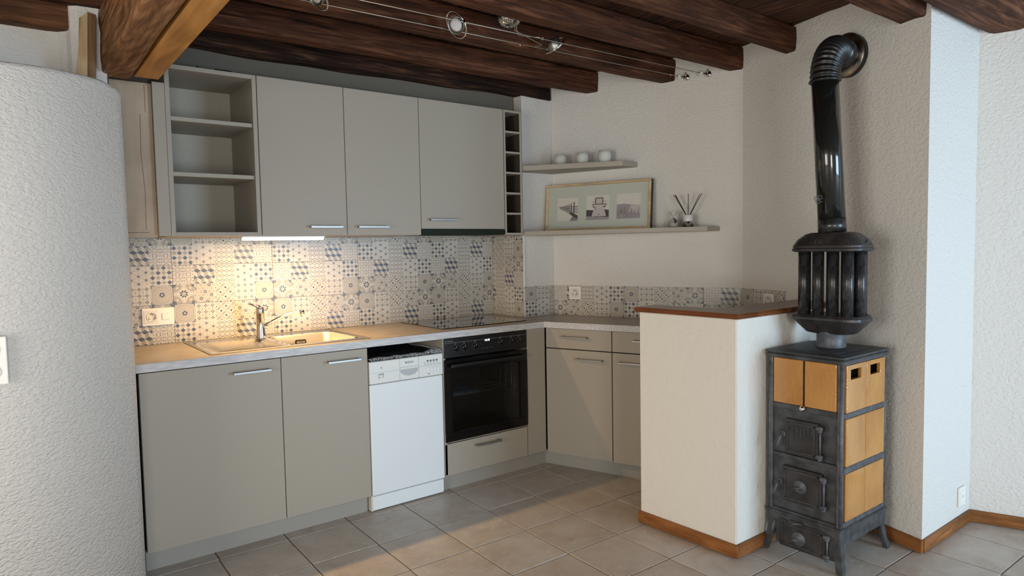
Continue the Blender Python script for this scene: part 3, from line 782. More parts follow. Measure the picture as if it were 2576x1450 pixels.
# ------------------------------------------------------------------ sink
sk = thing('sink', 'stainless steel sink with ribbed drainboard on the left and one bowl', 'sink', (SX0, SY0, WT))
SW, SD = SX1-SX0, SY1-SY0
m = MB(); zt = .004
def slab(x0, x1, y0, y1, za, zb): m.box(x0, x1, y0, y1, za, zb)
m.box(0, .018, 0, SD, 0, zt, .0015); m.box(SW-.018, SW, 0, SD, 0, zt, .0015); m.box(.018, SW-.018, 0, .018, 0, zt, .0015); m.box(.018, SW-.018, SD-.018, SD, 0, zt, .0015)
m.build('rim', 'steel', sk)
# drainboard as a rippled sheet
m = MB(); BX0, BX1, BY0, BY1 = .395, .752, .070, .455
ny_ = 160; rows_ = []
for j in range(ny_+1):
    y = .018+(SD-.036)*j/ny_
    rib = 0
    if .055 < y < .40: rib = .0058*(max(0, math.sin((y-.055)/.345*PI*9*2-PI/2)*.5+.5))**.6
    rows_.append([(x, y, .001+(rib if .05 < x < .345 else 0) if abs(x-.2) < .17 else .001) for x in (.018, .045, .055, .12, .2, .28, .34, .352, BX0-.012)])
vv = [[m.bm.verts.new(p) for p in r] for r in rows_]
for j in range(ny_):
    for i in range(8):
        f = m.bm.faces.new((vv[j][i], vv[j][i+1], vv[j+1][i+1], vv[j+1][i])); f.smooth = True
m.box(BX0-.012, BX0, .018, SD-.018, -.002, .001); m.box(BX1, SW-.018, .018, SD-.018, -.002, .001); m.box(BX0, BX1, .018, BY0, -.002, .001); m.box(BX0, BX1, BY1, SD-.018, -.002, .001)
m.build('drainboard', 'steel_brushed', sk)
# bowl: open box with rounded corners
m = MB(); cxb, cyb = (BX0+BX1)/2, (BY0+BY1)/2
lv = [(0, .001), (.006, -.006), (.012, -.12), (.03, -.150), (.12, -.155)]
rs = []
for ins, z in lv:
    rs.append([Vector((cxb+x, cyb+y, z)) for x, y in rrect((BX1-BX0)/2-ins, (BY1-BY0)/2-ins, max(.05-ins*.4, .01), 6)])
m.rings(rs, caps=False)
m.bm.faces.new([v for v in list(m.bm.verts)[-len(rs[0]):]])
m.build('bowl', 'steel_bowl', sk)
m = MB(); m.box(cxb-.030, cxb+.030, BY1-.0175, BY1-.012, -.052, -.028, .006, 2); ovf = m.build('overflow', 'hole_black', sk)
m = MB(); m.box(cxb-.025, cxb+.025, BY1-.0195, BY1-.0165, -.048, -.032, .005, 2); m.build('overflow_plate', 'steel', ovf)
text('FRANKE', .008, 'lettering', 'marking_dark', ovf, (cxb, BY1-.0200, -.040), (PI/2, 0, 0))
MB().lathe([(.04, 0), (.04, .003), (.03, .004), (.012, .001)], (cxb, cyb, -.1545), (0, 0, 1)).build('drain', 'steel', sk)
# faucet
fc = thing('faucet', 'chrome single-lever mixer tap with long curved spout behind the drainboard', 'tap', (1.090, 3.640, WT+.0035))
m = MB(); m.lathe([(.027, 0), (.027, .006), (.0245, .03), (.022, .06), (.0215, .125), (.0225, .127), (.0225, .160), (.020, .168), (.006, .170)], seg=28); m.build('body', 'chrome', fc)
m = MB(); pth = [(.015, -.002, .060)]
for i in range(13):
    u = i/12; pth.append((.02+.185*u, -.010-.055*u, .066+.070*math.sin(u*PI/2*.98)))
m.tube(pth, [.011]+[.011-.003*i/12 for i in range(13)], 14); m.build('spout', 'chrome', fc)
m = MB(); m.cyl((.203, -.064, .142), (.205, -.066, .114), .0125, .0125, 18); m.build('aerator', 'chrome', fc)
m = MB(); m.tube([(.004, 0, .166), (-.02, .004, .176), (-.05, .010, .187)], [.010, .007, .0045], 10); m.build('lever', 'chrome', fc)

# hob
hb = thing('hob', 'black glass cooktop set in the worktop above the oven', 'hob', (2.000, 3.287, WT))
MB().box(0, .618, 0, .505, 0, .0045, .0015).build('glass_plate', 'hob_glass', hb)

# ------------------------------------------------------------------ wall cupboards
UY = 3.388; UZ0, UZ1 = 1.458, 2.237; UD = .40
op = thing('open_shelf_unit', 'open grey wall unit with two loose shelves, left of the cupboard doors', 'shelf unit', (.635, UY, UZ0))
MB().box(0, .020, 0, UD, 0, UZ1-UZ0, .001).build('side_panel', 'laminate', op)
MB().box(.385, .405, 0, UD, 0, UZ1-UZ0, .001).build('side_panel', 'laminate', op)
MB().box(.020, .385, 0, UD, UZ1-UZ0-.020, UZ1-UZ0, .001).build('top_panel', 'laminate', op)
MB().box(.020, .385, 0, UD, 0, .018, .001).build('bottom_panel', 'laminate', op)
MB().box(.020, .385, UD-.012, UD-.002, .018, UZ1-UZ0-.02).build('back_panel', 'laminate_inner', op)
for z in (.548-.020, .294-.018):
    s = MB().box(.021, .384, .012, UD-.014, z, z+.019, .001).build('shelf', 'laminate_inner', op)
    for xx in (.379, .021): MB().cyl((xx, .03, z-.005), (xx+.006, .03, z-.005), .004, .004, 8).build('shelf_pin', 'steel', s)
for z in (.62, .68): MB().cyl((.34, UD-.016, z), (.34, UD-.012, z), .009, .009, 16).build('cover_cap', 'laminate', op)
def cup(x0, x1_, label, hx, hz, zb=0):
    t = thing('wall_cupboard', label, 'cupboard', (x0, UY, UZ0), group='grey wall cupboards')
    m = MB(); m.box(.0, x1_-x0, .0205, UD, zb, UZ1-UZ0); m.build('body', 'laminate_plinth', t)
    front(t, 'door', 0, x1_-x0, zb+.002 if zb else .002, UZ1-UZ0, (hx[0], hx[1], hz))
    return t
cup(1.042, 1.489, 'grey wall cupboard just right of the open shelves', (.236, .411), .044)
cup(1.489, 1.940, 'middle grey wall cupboard, left of the extractor hood', (.052, .232), .045)
cup(1.940, 2.540, 'widest grey wall cupboard, with the black extractor hood beneath it', (.048, .233), .088, .036)
hd = thing('extractor_hood', 'slim black pull-out extractor hood under the widest wall cupboard', 'hood', (1.940, UY, UZ0))
MB().box(.003, .597, .002, .30, .001, .033, .002).build('housing', 'hood_black', hd)
MB().box(.003, .597, -.004, .002, .003, .032, .001).build('slide_front', 'hood_black', hd)
# bottle rack
br = thing('bottle_rack', 'tall narrow grey rack of six bottle cells at the right end of the cupboards', 'rack', (2.544, UY, UZ0))
RW, RH = .140, UZ1-UZ0
MB().box(0, .013, 0, UD, 0, RH, .001).build('side_panel', 'laminate', br); MB().box(RW-.013, RW, 0, UD, 0, RH, .001).build('side_panel', 'laminate', br)
MB().box(.013, RW-.013, 0, UD, 0, .013, .001).build('bottom_panel', 'laminate', br); MB().box(.013, RW-.013, 0, UD, RH-.013, RH, .001).build('top_panel', 'laminate', br)
MB().box(.013, RW-.013, UD-.01, UD, .013, RH-.013).build('back_panel', 'dark_interior', br)
for xx in (.0132, RW-.0142): MB().box(xx, xx+.001, .006, UD-.012, .013, RH-.013).build('dark_sheet', 'rack_dark', br)  # thin dark sheets added to blacken the inside of the cells
dv = MB().box(.013, RW-.013, 0, UD-.01, -.006, .006, .001).mesh('divider', 'laminate')
for k in range(1, 6): inst('divider', dv, br, (0, 0, .0065+(RH-.013)*k/6))
# end fillers on the left
tag(MB().box(0, .050, 0, .018, 0, .690, .001).build('filler_panel', 'laminate', None, (.584, UY, UZ0)), 'narrow beige filler strip left of the open shelf unit', 'panel')
fp = thing('old_board', 'stained beige painted board behind the corner of the left wall', 'board', (.42, UY+.03, UZ0-.004))
MB().box(0, .165, 0, .018, 0, .69, .001).build('board', 'board_painted', fp)
m = MB(); m.box(.040, .130, -.0015, 0, .02, .022); m.tube([(.118, -.001, .03), (.121, -.001, .2), (.112, -.001, .38), (.116, -.001, .55)], .0009, 4); m.build('crack', 'post_dark', fp)
m = MB(); m.box(.138, .150, -.006, 0, .56, .68, .001); m.build('batten', 'board_painted', fp)
# dark thing on top of the open unit
m = MB(); m.box(0, .10, 0, .03, 0, .010, .004); m.box(.0, .006, .01, .02, 0, .022); m.box(.07, .155, -.01, .03, 0, .016, .006)
tag(m.build('black_bracket', 'black_enamel', None, (.79, UY+.05, UZ1)), 'flat black bracket lying on top of the open shelf unit', 'bracket')
# under-cupboard tube
tl = thing('strip_light', 'lit warm strip light under the wall cupboards above the sink', 'light', (.958, 3.415, UZ0-.001))
MB().box(-.004, .416, .0, .034, -.007, 0, .001).build('housing', 'appliance_white', tl)
MB().tube([(0, .017, -.013), (.412, .017, -.013)], .0075, 14).build('tube', 'tube_emit', tl)

# ------------------------------------------------------------------ floating shelves
def wp(s, off, z=0): q = W1+D*s-NR*off; return Vector((q.x, q.y, z))
def fshelf(label, z0, z1, sf, se, off):
    a = Vector((2.694, 3.405)); f = wp(sf, off); e = wp(se, .001)
    poly = [(a.x, a.y), (f.x, f.y), (e.x, e.y), (W1.x-.001, W1.y-.001), (2.757, 3.476), (2.694, 3.476)]
    o = MB().prism(poly, z0, z1, .0012).build('wall_shelf', 'laminate'); tag(o, label, 'shelf', 'grey floating shelves'); return o
fshelf('upper short grey floating shelf holding three frosted glasses', 1.868, 1.899, .570, .612, .14)
fshelf('lower long grey floating shelf holding the picture', 1.453, 1.479, 1.088, 1.125, .135)
tops = []
for i, s in enumerate((.116, .276, .430)):
    lab = ('frosted tealight glass nearest the bottle rack on the upper shelf', 'middle frosted tealight glass on the upper shelf', 'frosted tealight glass nearest the free end of the upper shelf')[i]
    p = wp(s, .095, 1.8995)
    m = MB(); m.lathe([(.028, 0), (.036, .010), (.042, .035), (.041, .055), (.036, .078), (.0345, .078), (.039, .055), (.040, .035), (.034, .012), (.001, .008)], seg=32)
    if i == 0: gm = m.mesh('tealight_glass', 'frost_glass')
    else: m.bm.free()
    o = inst('tealight_glass', gm, None, p); tag(o, lab, 'glass', 'frosted glasses on the upper shelf')
# picture frame leaning on the lower shelf
pr = thing('picture_frame', 'wide pale wooden picture frame with three small prints on the lower shelf', 'picture', wp(-.008, .085, 1.4795), RZ)
PW, PH, bt = .735, .308, .016
tilt = math.radians(6)
def pb(m): return m.xf(Matrix.Rotation(-tilt, 4, 'X'))
for a in ((0, PW, 0, bt), (0, PW, PH-bt, PH), (0, bt, bt, PH-bt), (PW-bt, PW, bt, PH-bt)):
    pb(MB().box(a[0], a[1], -.012, .014, a[2], a[3], .001)).build('frame_bar', 'frame_wood', pr)
pb(MB().box(bt, PW-bt, -.001, .012, bt, PH-bt)).build('mat_board', 'mat_board', pr)
pb(MB().box(PW-.0005, PW+.003, -.010, .018, .001, PH-.001)).build('frame_side', 'frame_side', pr)
def art(kind, x, z, s):
    m = MB(); y = -.0018
    m.mi = 0; m.box(x, x+s, -.0016, -.001, z, z+s)
    def P(pts, mi, dy=0): m.mi = mi; m.poly([(x+a*s, y-dy, z+b*s) for a, b in pts])
    if kind == 'pier':
        random.seed(3)
        xs_ = [.10, .16, .22, .27, .32, .37, .43, .49, .56, .66, .79]
        P([(.08, .58), (1, .30), (1, .66), (.08, .64)], 3, .0001)
        P([(.62, .30), (1, .0), (1, .22), (.62, .42)], 1, .0002); P([(.62, 0), (1, 0), (1, .08), (.75, .2)], 2, .0003)
        for q, a in enumerate(xs_):
            h = .62+.28*(a**1.6); l = .58-.55*(a**1.4); w = .008+.045*a**2
            P([(a, l), (a+w*1.3, l), (a+w*1.3, h), (a, h)], 1, .0004)
        for k in range(5): P([(.15, .62-k*.02), (1, .62-k*.13), (1, .60-k*.13), (.15, .61-k*.02)], 1, .0005)
    elif kind == 'tower':
        P([(0, .0), (1, 0), (1, .38), (.7, .44), (.3, .40), (0, .42)], 1, .0001); P([(.0, 0), (1, 0), (1, .10), (0, .16)], 4, .0002)
        P([(.24, .14), (.88, .14), (.76, .56), (.36, .56)], 3, .0003); P([(.22, .14), (.5, .10), (.5, .16)], 2, .0004)
        P([(.22, .60), (.92, .60), (.88, .66), (.26, .66)], 2, .0004); P([(.26, .56), (.36, .56), (.36, .48), (.30, .52)], 1, .0005); P([(.88, .56), (.76, .56), (.78, .48), (.84, .52)], 1, .0005)
        P([(.22, .74), (.92, .74), (.92, .76), (.22, .76)], 2, .0004); P([(.38, .66), (.74, .66), (.74, .86), (.38, .86)], 3, .0005); P([(.38, .66), (.42, .66), (.42, .86), (.38, .86)], 1, .0006); P([(.70, .66), (.74, .66), (.74, .86), (.70, .86)], 1, .0006)
        P([(.34, .86), (.78, .86), (.70, .92), (.42, .92)], 2, .0006); P([(.42, .46), (.56, .53), (.72, .46), (.72, .44), (.56, .50), (.42, .44)], 0, .0007); P([(.54, .20), (.58, .20), (.58, .24), (.54, .24)], 1, .0007); P([(.40, .42), (.43, .42), (.43, .50), (.40, .50)], 1, .0007)
    else:
        P([(0, 0), (1, 0), (1, .52), (.6, .56), (.3, .60), (0, .58)], 4, .0001); P([(.5, .24), (1, .2), (1, .52), (.6, .54)], 3, .0002)
        random.seed(5)
        for k in range(60):
            a = random.uniform(.02, .95); b = random.uniform(.0, .25); h = random.uniform(.12, .32); l = random.uniform(-.04, .05)
            P([(a, b), (a+.012, b), (min(.99, max(0, a+l+.004)), b+h), (min(.99, max(0, a+l)), b+h)], 2 if k % 3 else 1, .0003+k*1e-6)
        for k in range(16):
            a = random.uniform(.1, .95); b = random.uniform(.6, .9); P([(a, b), (min(a+.03, 1), b+.05), (min(1, a+.035), b+.045)], 2, .0002)
    pb(m); m.build('print', ['print_paper', 'print_dark', 'print_mid', 'print_light', 'print_grey'], pr)
art('pier', .082, .066, .152); art('tower', .296, .066, .158); art('grass', .508, .066, .158)
# gift and reed diffuser
gf = thing('wrapped_candle', 'small candle wrapped in clear film beside the reed diffuser', 'candle', wp(.874, .09, 1.479), RZ)
MB().lathe([(.026, 0), (.029, .005), (.029, .028), (.025, .034), (.001, .035)], seg=20).build('candle', 'wax', gf)
m = MB(); m.lathe([(.031, 0), (.033, .02), (.031, .036), (.016, .052), (.005, .062), (.016, .080), (.024, .098)], seg=14); m.build('wrapping', 'cellophane', gf)
m = MB()
for a in range(5):
    c, s = math.cos(a*1.26+.4), math.sin(a*1.26+.4); m.poly([(0, 0, .06), (.030*c, .012*s, .088), (.036*c, .012*s, .100), (.022*c, .01*s, .095)])
m.build('ribbon', 'print_light', gf)
m = MB(); m.hexa([(.018, -.033, .022), (.034, -.033, .036), (.034, -.032, .036), (.018, -.032, .022), (.008, -.033, .056), (.012, -.033, .058), (.012, -.032, .058), (.008, -.032, .056)]); m.build('tag', 'tag_black', gf)
df = thing('reed_diffuser', 'small reed diffuser with black sticks and white collar', 'diffuser', wp(.962, .09, 1.479), RZ)
MB().lathe([(.030, 0), (.031, .004), (.031, .030), (.022, .038), (.020, .036), (.029, .028), (.029, .006), (.001, .005)], seg=24).build('bottle', 'clear_glass', df)
MB().lathe([(.027, .0065), (.027, .020), (.001, .0205)], seg=20).build('oil', 'liquid', df)
MB().lathe([(.028, .034), (.0285, .036), (.0285, .070), (.027, .072), (.001, .0715)], seg=24).build('collar', 'cap_white', df)
for dx, dy, hh in ((-.088, .0, .195), (-.082, .01, .194), (-.074, -.006, .194), (.002, 0, .196), (.070, 0, .192), (.082, .004, .196)):
    MB().tube([(dx*-.10, 0, .012), (dx*.12, dy*.2, .07), (dx, dy, hh)], .0021, 6).build('reed', 'reed_black', df)

# ------------------------------------------------------------------ sockets
def socket(label, loc, rz, w, h, kind):
    t = thing('wall_socket', label, 'socket', loc, rz)
    MB().box(0, w, -.010, 0, 0, h, .003, 2).build('plate', 'switch_white', t)
    def out(cx, cz, r):
        o = MB().lathe([(r, 0), (r, .002), (r*.9, .0022), (r*.88, .0008), (.001, .0008)], (cx, -.0112, cz), (0, -1, 0), 6 if kind == 'x' else 28).build('outlet', 'switch_inner', t)
        m = MB()
        for a in (90, 210, 330):
            for da, rr in ((-.34, .55), (0, .62), (.34, .55)):
                a_ = math.radians(a)+da; rr_ = r*(rr+ (0.12 if da == 0 else 0))
                m.cyl((cx+rr_*math.cos(a_), -.0115, cz+rr_*math.sin(a_)), (cx+rr_*math.cos(a_), -.0130, cz+rr_*math.sin(a_)), .0022, .0022, 8)
        m.build('pin_holes', 'hole_black', o)
    if kind == 'combo':
        m = MB(); m.box(.008, w/2-.002, -.0115, -.0098, .012, h-.012, .001); m.build('insert', 'switch_inner', t)
        out(w*.29, h/2, .024); MB().box(w/2+.016, w/2+.050, -.014, -.009, h/2-.017, h/2+.017, .0015).build('rocker', 'switch_white', t)
    elif kind == 'single':
        MB().box(.012, w-.012, -.0115, -.0098, .012, h-.012, .001).build('insert', 'switch_inner', t); out(w/2, h/2, .026)
    elif kind == 'double':
        for cz in (h*.27, h*.73): 
            MB().lathe([(.021, 0), (.021, .002), (.017, .0022), (.016, -.004), (.001, -.004)], (w/2, -.0100, cz), (0, -1, 0), 28).build('outlet', 'switch_inner', t)
            m = MB()
            for dx in (-.009, 0, .009): m.cyl((w/2+dx, -.005, cz), (w/2+dx, -.0068, cz), .0024, .0024, 8)
            m.build('pin_holes', 'hole_black', t)
    else:
        MB().box(.010, w-.010, -.0115, -.0098, .018, h-.018, .001).build('insert', 'switch_white', t)
        m = MB()
        for dx, dz in ((-.006, 0), (.006, 0), (0, .006)): m.cyl((w/2+dx, -.0112, h/2+dz), (w/2+dx, -.0122, h/2+dz), .0018, .0018, 8)
        m.build('pin_holes', 'hole_black', t)
    return t
socket('white combined socket and switch on the tiles left of the tap', (.560, BACK-.007, 1.014), 0, .148, .089, 'combo')
p = wp(.124, .007); socket('square white socket on the tiles below the lower floating shelf', (p.x, p.y, 1.022), RZ, .088, .089, 'single')
p = CR+D2*.185-N2*.007; socket('white socket on the tiles just behind the low wall cap', (p.x, p.y, 1.012), math.atan2(D2.y, D2.x), .078, .083, 'single')
socket('small white socket near the floor on the bright wall face right of the stove', (3.548, 1.2045, .108), 0, .074, .092, 'small')
socket('white double socket on the left wall at the picture edge', (-.068, 2.5785, .986), 0, .075, .148, 'double')

# ------------------------------------------------------------------ cap on the low wall
cp_ = [(PL.x-.022, PL.y+.02), (PF.x-.022, PF.y-.022), (on2(1.67).x, PF.y-.022), (on2(1.90).x, 1.90), (2.72, 1.868), (2.65, 1.885), (2.622, 1.93), (2.612, PL.y+.02)]
tag(MB().prism(cp_, 1.053, 1.0765, .006).build('counter_cap', 'cap_wood'), 'glossy red-brown wooden cap on the low wall', 'countertop')

# ------------------------------------------------------------------ skirting
def skirt(name, a, b, n, h=.062, t=.014, cap0=0, cap1=0):
    a, b = Vector(a), Vector(b); d = (b-a).normalized(); L = (b-a).length
    m = MB(); m.box(-cap0, L+cap1, -t, 0, .004, h, .003)
    o = struct(m.build(name, 'skirting_wood', None, (a.x, a.y, 0), (0, 0, math.atan2(d.y, d.x))))
    s = MB()
    for k in range(max(1, int(L/.3))+1):
        x = .06+k*.25
        if x < L-.02: s.cyl((x, -t, .03), (x, -t-.0008, .03), .0035, .0035, 8)
    s.build('nail', 'marking_dark', o)
    return o
skirt('baseboard_peninsula', (PL.x, PL.y), (PF.x, PF.y), 1, cap1=.014, cap0=.008)
skirt('baseboard_peninsula_end', (PF.x, PF.y), (on2(1.69).x-.01, 1.69), 1)
skirt('baseboard_stove', (on2(1.68).x, 1.68), (RC.x, RC.y), 1, cap1=.010)
skirt('baseboard_return', (RC.x, RC.y), (R3.x-.012, R3.y), 1)
skirt('baseboard_right', (R3.x, R3.y), (END3.x, END3.y), 1)

# ------------------------------------------------------------------ stove
st = thing('stove', 'tall cast iron stove with ochre ceramic tiles standing in the corner', 'stove', (2.70, 1.335, 0))
# local: x into depth (0..0.40), y along the door front (0..0.335)
SXD, SYW = .395, .330
m = MB(); m.box(.012, SXD-.012, .012, SYW-.012, .19, .78); m.box(.012, SXD-.012, .085, SYW-.012, .78, .885); m.box(.012, .030, .012, .085, .78, .885); m.box(.192, .212, .012, .085, .78, .885); m.box(SXD-.03, SXD-.012, .012, .085, .78, .885); m.build('core', 'cast_iron', st)
m = MB(); m.rings([[Vector((SXD/2+x, SYW/2+y, z)) for x, y in rrect(SXD/2+e, SYW/2+e, .016, 3)] for e, z in ((.000, .874), (.008, .876), (.010, .888), (.004, .893), (.012, .897), (.010, .903), (-.012, .907), (-.02, .909))], smooth=False)
m.build('top_plate', 'cast_iron', st)
m = MB(); m.rings([[Vector((SXD/2+x, SYW/2+y, z)) for x, y in rrect(SXD/2-.045, SYW/2-.045, .01, 3)] for z in (.905, .9105)], smooth=False); m.build('top_inset', 'cast_iron', st)
for cx_, cy_ in ((0, 0), (0, SYW), (SXD, 0), (SXD, SYW)):
    sx_, sy_ = (1 if cx_ == 0 else -1), (1 if cy_ == 0 else -1)
    m = MB(); m.box(min(cx_, cx_+sx_*.022), max(cx_, cx_+sx_*.022), min(cy_, cy_+sy_*.022), max(cy_, cy_+sy_*.022), .185, .876, .005, 2)
    m.tube([(cx_+sx_*.006, cy_+sy_*.006, .19), (cx_+sx_*.006, cy_+sy_*.006, .876)], .008, 8)
    m.build('corner_post', 'cast_iron_light', st)
# frame rails on door front (x ~ 0) and tiled side (y ~ 0)
for z0_, z1_ in ((.650, .674), (.432, .452), (.188, .200)):
    MB().box(-.001, .012, .022, SYW-.022, z0_, z1_, .002).build('front_rail', 'cast_iron', st)
for z0_, z1_ in ((.644, .668), (.414, .442), (.184, .210), (.868, .880)):
    MB().box(.022, SXD-.022, -.001, .012, z0_, z1_, .002).build('side_rail', 'cast_iron_light', st)
# ceramic tiles
def cer(x0, x1_, y0, y1_, z0_, z1_, axis):
    m = MB(); m.box(0, x1_-x0, 0, y1_-y0, 0, z1_-z0_, .004, 3)
    return m.build('ceramic_tile', 'ceramic', st, (x0, y0, z0_))
for y0_, y1_ in ((.023, .161), (.164, .304)): cer(-.003, .014, y0_, y1_, .675, .873, 0)
holes = []
for k, (z0_, z1_) in enumerate(((.669, .867), (.443, .643), (.211, .413))):
    for x0_, x1_ in ((.033, .201), (.203, .373)):
        if k: cer(x0_, x1_, -.003, .014, z0_, z1_, 1)
        else:    # upper pair with a hand hole
            m = MB(); w, h = x1_-x0_, z1_-z0_; hx0, hx1, hz0, hz1 = w*.5-.050, w*.5+.040, h-.062, h-.020
            m.box(0, hx0, 0, .017, 0, h, .003, 2); m.box(hx1, w, 0, .017, 0, h, .003, 2)
            m.box(hx0-.004, hx1+.004, 0.0002, .017, 0, hz0, .001); m.box(hx0-.004, hx1+.004, 0.0002, .017, hz1, h, .001)
            m.build('ceramic_tile', 'ceramic', st, (x0_, -.003, z0_))
            MB().box(x0_+hx0-.02, x0_+hx1+.02, .080, .0845, .785, .88).build('hole_back', 'hole_black', st)
m = MB(); m.cyl((-.004, .163, .67), (-.004, .163, .87), .0025, .0025, 8); m.build('pull_rod', 'gap_black', st)
MB().sphere((-.014, .163, .668), .013).build('knob', 'chrome', st)
# doors on the front; y runs right-to-left in view
def sdoor(y0, y1, z0, z1, name, disc=None, ribs=False):
    d = MB().box(-.009, .012, y0, y1, z0, z1, .003, 2).build(name, 'hood_iron', st)
    m = MB(); e = .014
    for a in ((y0+e, y1-e, z0+e, z0+e+.004), (y0+e, y1-e, z1-e-.004, z1-e), (y0+e, y0+e+.004, z0+e, z1-e), (y1-e-.004, y1-e, z0+e, z1-e)): m.box(-.0115, -.008, *a)
    if ribs:
        for k in range(7):
            yy = y0+.024+k*(y1-y0-.048)/6; m.box(-.0125, -.008, yy-.002, yy+.002, z1-.078+.008*abs(k-3), z1-.022, .0008)
    m.build('relief', 'cast_iron', d)
    if disc:
        cy_, cz_, r = disc
        m = MB(); m.lathe([(r, 0), (r, .003), (r*.86, .006), (r*.5, .007), (r*.3, .012), (r*.12, .013)], (-.009, cy_, cz_), (-1, 0, 0), 28); m.build('air_disc', 'cast_iron_light', d)
        m = MB(); m.tube([(-.020, cy_-.006, cz_), (-.026, cy_+.012, cz_-.004), (-.024, cy_+.028, cz_-.010)], [.006, .006, .003], 8); m.build('disc_knob', 'cast_iron_light', d)
    # hinge
    m = MB(); yh = y0-.012
    m.tube([(-.014, yh, z0+.010), (-.014, yh, z1-.006)], .0045, 8)
    for zz in (z0+.018, z1-.016): m.box(-.022, -.004, yh-.010, yh+.016, zz-.008, zz+.008, .003); m.cyl((-.014, yh, zz-.016), (-.014, yh, zz-.006), .009, .009, 10)
    m.build('hinge', 'cast_iron_light', d)
    return d
d1 = sdoor(.096, .246, .458, .612, 'fire_door', ribs=True)
d2 = sdoor(.078, .258, .245, .400, 'fire_door', disc=(.172, .323, .030))
d3 = sdoor(.062, .268, .040, .158, 'ash_door', disc=(.178, .092, .032))
for d_, y_, z_ in ((d1, .246, .542), (d2, .260, .328)):
    m = MB(); m.box(-.020, -.006, y_-.008, y_+.010, z_-.010, z_+.012, .003); m.tube([(-.020, y_+.004, z_+.004), (-.032, y_+.008, z_-.014), (-.036, y_+.014, z_-.038), (-.034, y_+.018, z_-.058)], [.005, .0055, .0065, .004], 8); m.build('latch', 'cast_iron_light', d_)
m = MB(); m.tube([(-.018, .285, .150), (-.026, .29, .11), (-.022, .298, .06)], [.006, .007, .005], 8); m.build('latch', 'cast_iron_light', d3)
m = MB(); m.box(-.020, -.006, .16, .22, .158, .166, .002); m.tube([(-.018, .165, .166), (-.03, .19, .160), (-.030, .212, .164)], .004, 8); m.build('catch', 'cast_iron_light', d3)
# base skirt and flared legs
m = MB(); m.rings([[Vector((SXD/2+x, SYW/2+y, z)) for x, y in rrect(SXD/2+e, SYW/2+e, .010, 3)] for e, z in ((.004, .190), (.009, .186), (.009, .180), (.004, .176), (.004, .116))], smooth=False); m.build('base_skirt', 'cast_iron', st)
m = MB(); m.box(-.002, .008, .012, .290, .044, .118, .001); m.build('ash_surround', 'cast_iron', st)
for cx_, cy_ in ((0, 0), (0, SYW), (SXD, 0), (SXD, SYW)):
    sx_, sy_ = (1 if cx_ == 0 else -1), (1 if cy_ == 0 else -1)
    m = MB()
    def q(z, inx, iny, out_): 
        x0_, y0_ = cx_-sx_*out_, cy_-sy_*out_
        return [Vector((x0_, y0_, z)), Vector((cx_+sx_*inx, y0_, z)), Vector((cx_+sx_*inx, y0_+sy_*.016, z)), Vector((x0_+sx_*.016, y0_+sy_*.016, z)), Vector((x0_+sx_*.016, cy_+sy_*iny, z)), Vector((x0_, cy_+sy_*iny, z))]
    m.rings([q(0, .006, .006, .018), q(.024, .014, .014, .016), q(.05, .020, .020, .008), q(.118, .044, .044, -.001), q(.13, .05, .05, -.002)], smooth=False)
    m.build('leg', 'cast_iron', st)

# heat exchanger on the flue collar
hx_ = thing('heat_exchanger', 'black ribbed heat exchanger of upright tubes above the stove', 'heat exchanger', (2.913, 1.492, .911))
m = MB(); m.lathe([(.062, 0), (.062, .004), (.060, .008), (.060, .060), (.066, .072)], seg=32); m.build('collar', 'cast_iron_light', hx_)
def hood(lv, name):
    m = MB(); m.rings([[Vector((x, y, z)) for x, y in rrect(hx2, hy2, r, 6)] for hx2, hy2, r, z in lv], smooth=False); return m.build(name, 'hood_iron', hx_)
hood([(.050, .085, .045, .062), (.060, .105, .05, .066), (.090, .150, .055, .118), (.094, .154, .055, .124), (.094, .154, .055, .134), (.088, .148, .05, .142), (.084, .144, .05, .146)], 'lower_hood')
uh = hood([(.086, .146, .05, .422), (.096, .156, .055, .426), (.097, .157, .055, .434), (.093, .153, .055, .440), (.094, .154, .055, .448), (.078, .138, .05, .476), (.062, .108, .045, .500), (.055, .085, .04, .506)], 'upper_hood')
tp = []
for y_ in (-.100, -.036, .030, .096): tp += [(-.060, y_), (.060, y_)]
tp += [(0, -.122), (0, .122)]
tm = MB().lathe([(.0235, .140), (.0235, .426)], seg=20).mesh('tube', 'tube_iron')
for a, b in tp: inst('tube', tm, hx_, (a, b, 0))
MB().lathe([(.027, -.004), (.027, .003), (.022, .004), (.019, -.001), (.001, -.001)], (-.008, -.128, .474), (-.15, -.62, .78), 24).build('cleaning_plug', 'gap_black', uh)
text('1 8', .030, 'lettering', 'cast_iron_light', uh, (-.0835, .02, .465), (math.radians(62), 0, -PI/2), .001)
# pipe
fl_ = thing('stove_pipe', 'glossy black stove pipe with ribbed elbow running into the wall', 'pipe', (2.913, 1.492, 1.417))
P0, P1 = Vector((0, 0, 0)), Vector((.012, .046, .663))
m = MB(); m.tube([P0, P1*.085], .0575, 32); m.build('lower_sleeve', 'tube_iron', fl_)
MB().tube([P1*.085, P1], .0565, 36).build('straight_pipe', 'pipe_enamel', fl_)
m = MB(); tgt = Vector((3.262-2.913, 1.593-1.492, 2.254-1.417)); R_ = tgt.z-P1.z; hdir = Vector((tgt.x-P1.x, tgt.y-P1.y, 0)); hl = hdir.length; hdir.normalize()
path, rad = [], []; NB = 150
for i in range(NB+1):
    a = PI/2*i/NB; path.append(P1+hdir*(R_*(1-math.cos(a)))+Vector((0, 0, R_*math.sin(a)-.006)))
    rad.append(.0595+.0042*math.sin(a/(PI/2)*2*PI*13)+(.003 if i < 6 else 0))
m.tube(path, rad, 36); m.build('ribbed_elbow', 'elbow_black', fl_)
m = MB(); m.tube([path[-1], tgt], .060, 32); m.build('wall_stub', 'tube_iron', fl_)
wn = Vector((-N2.x, -N2.y, 0))
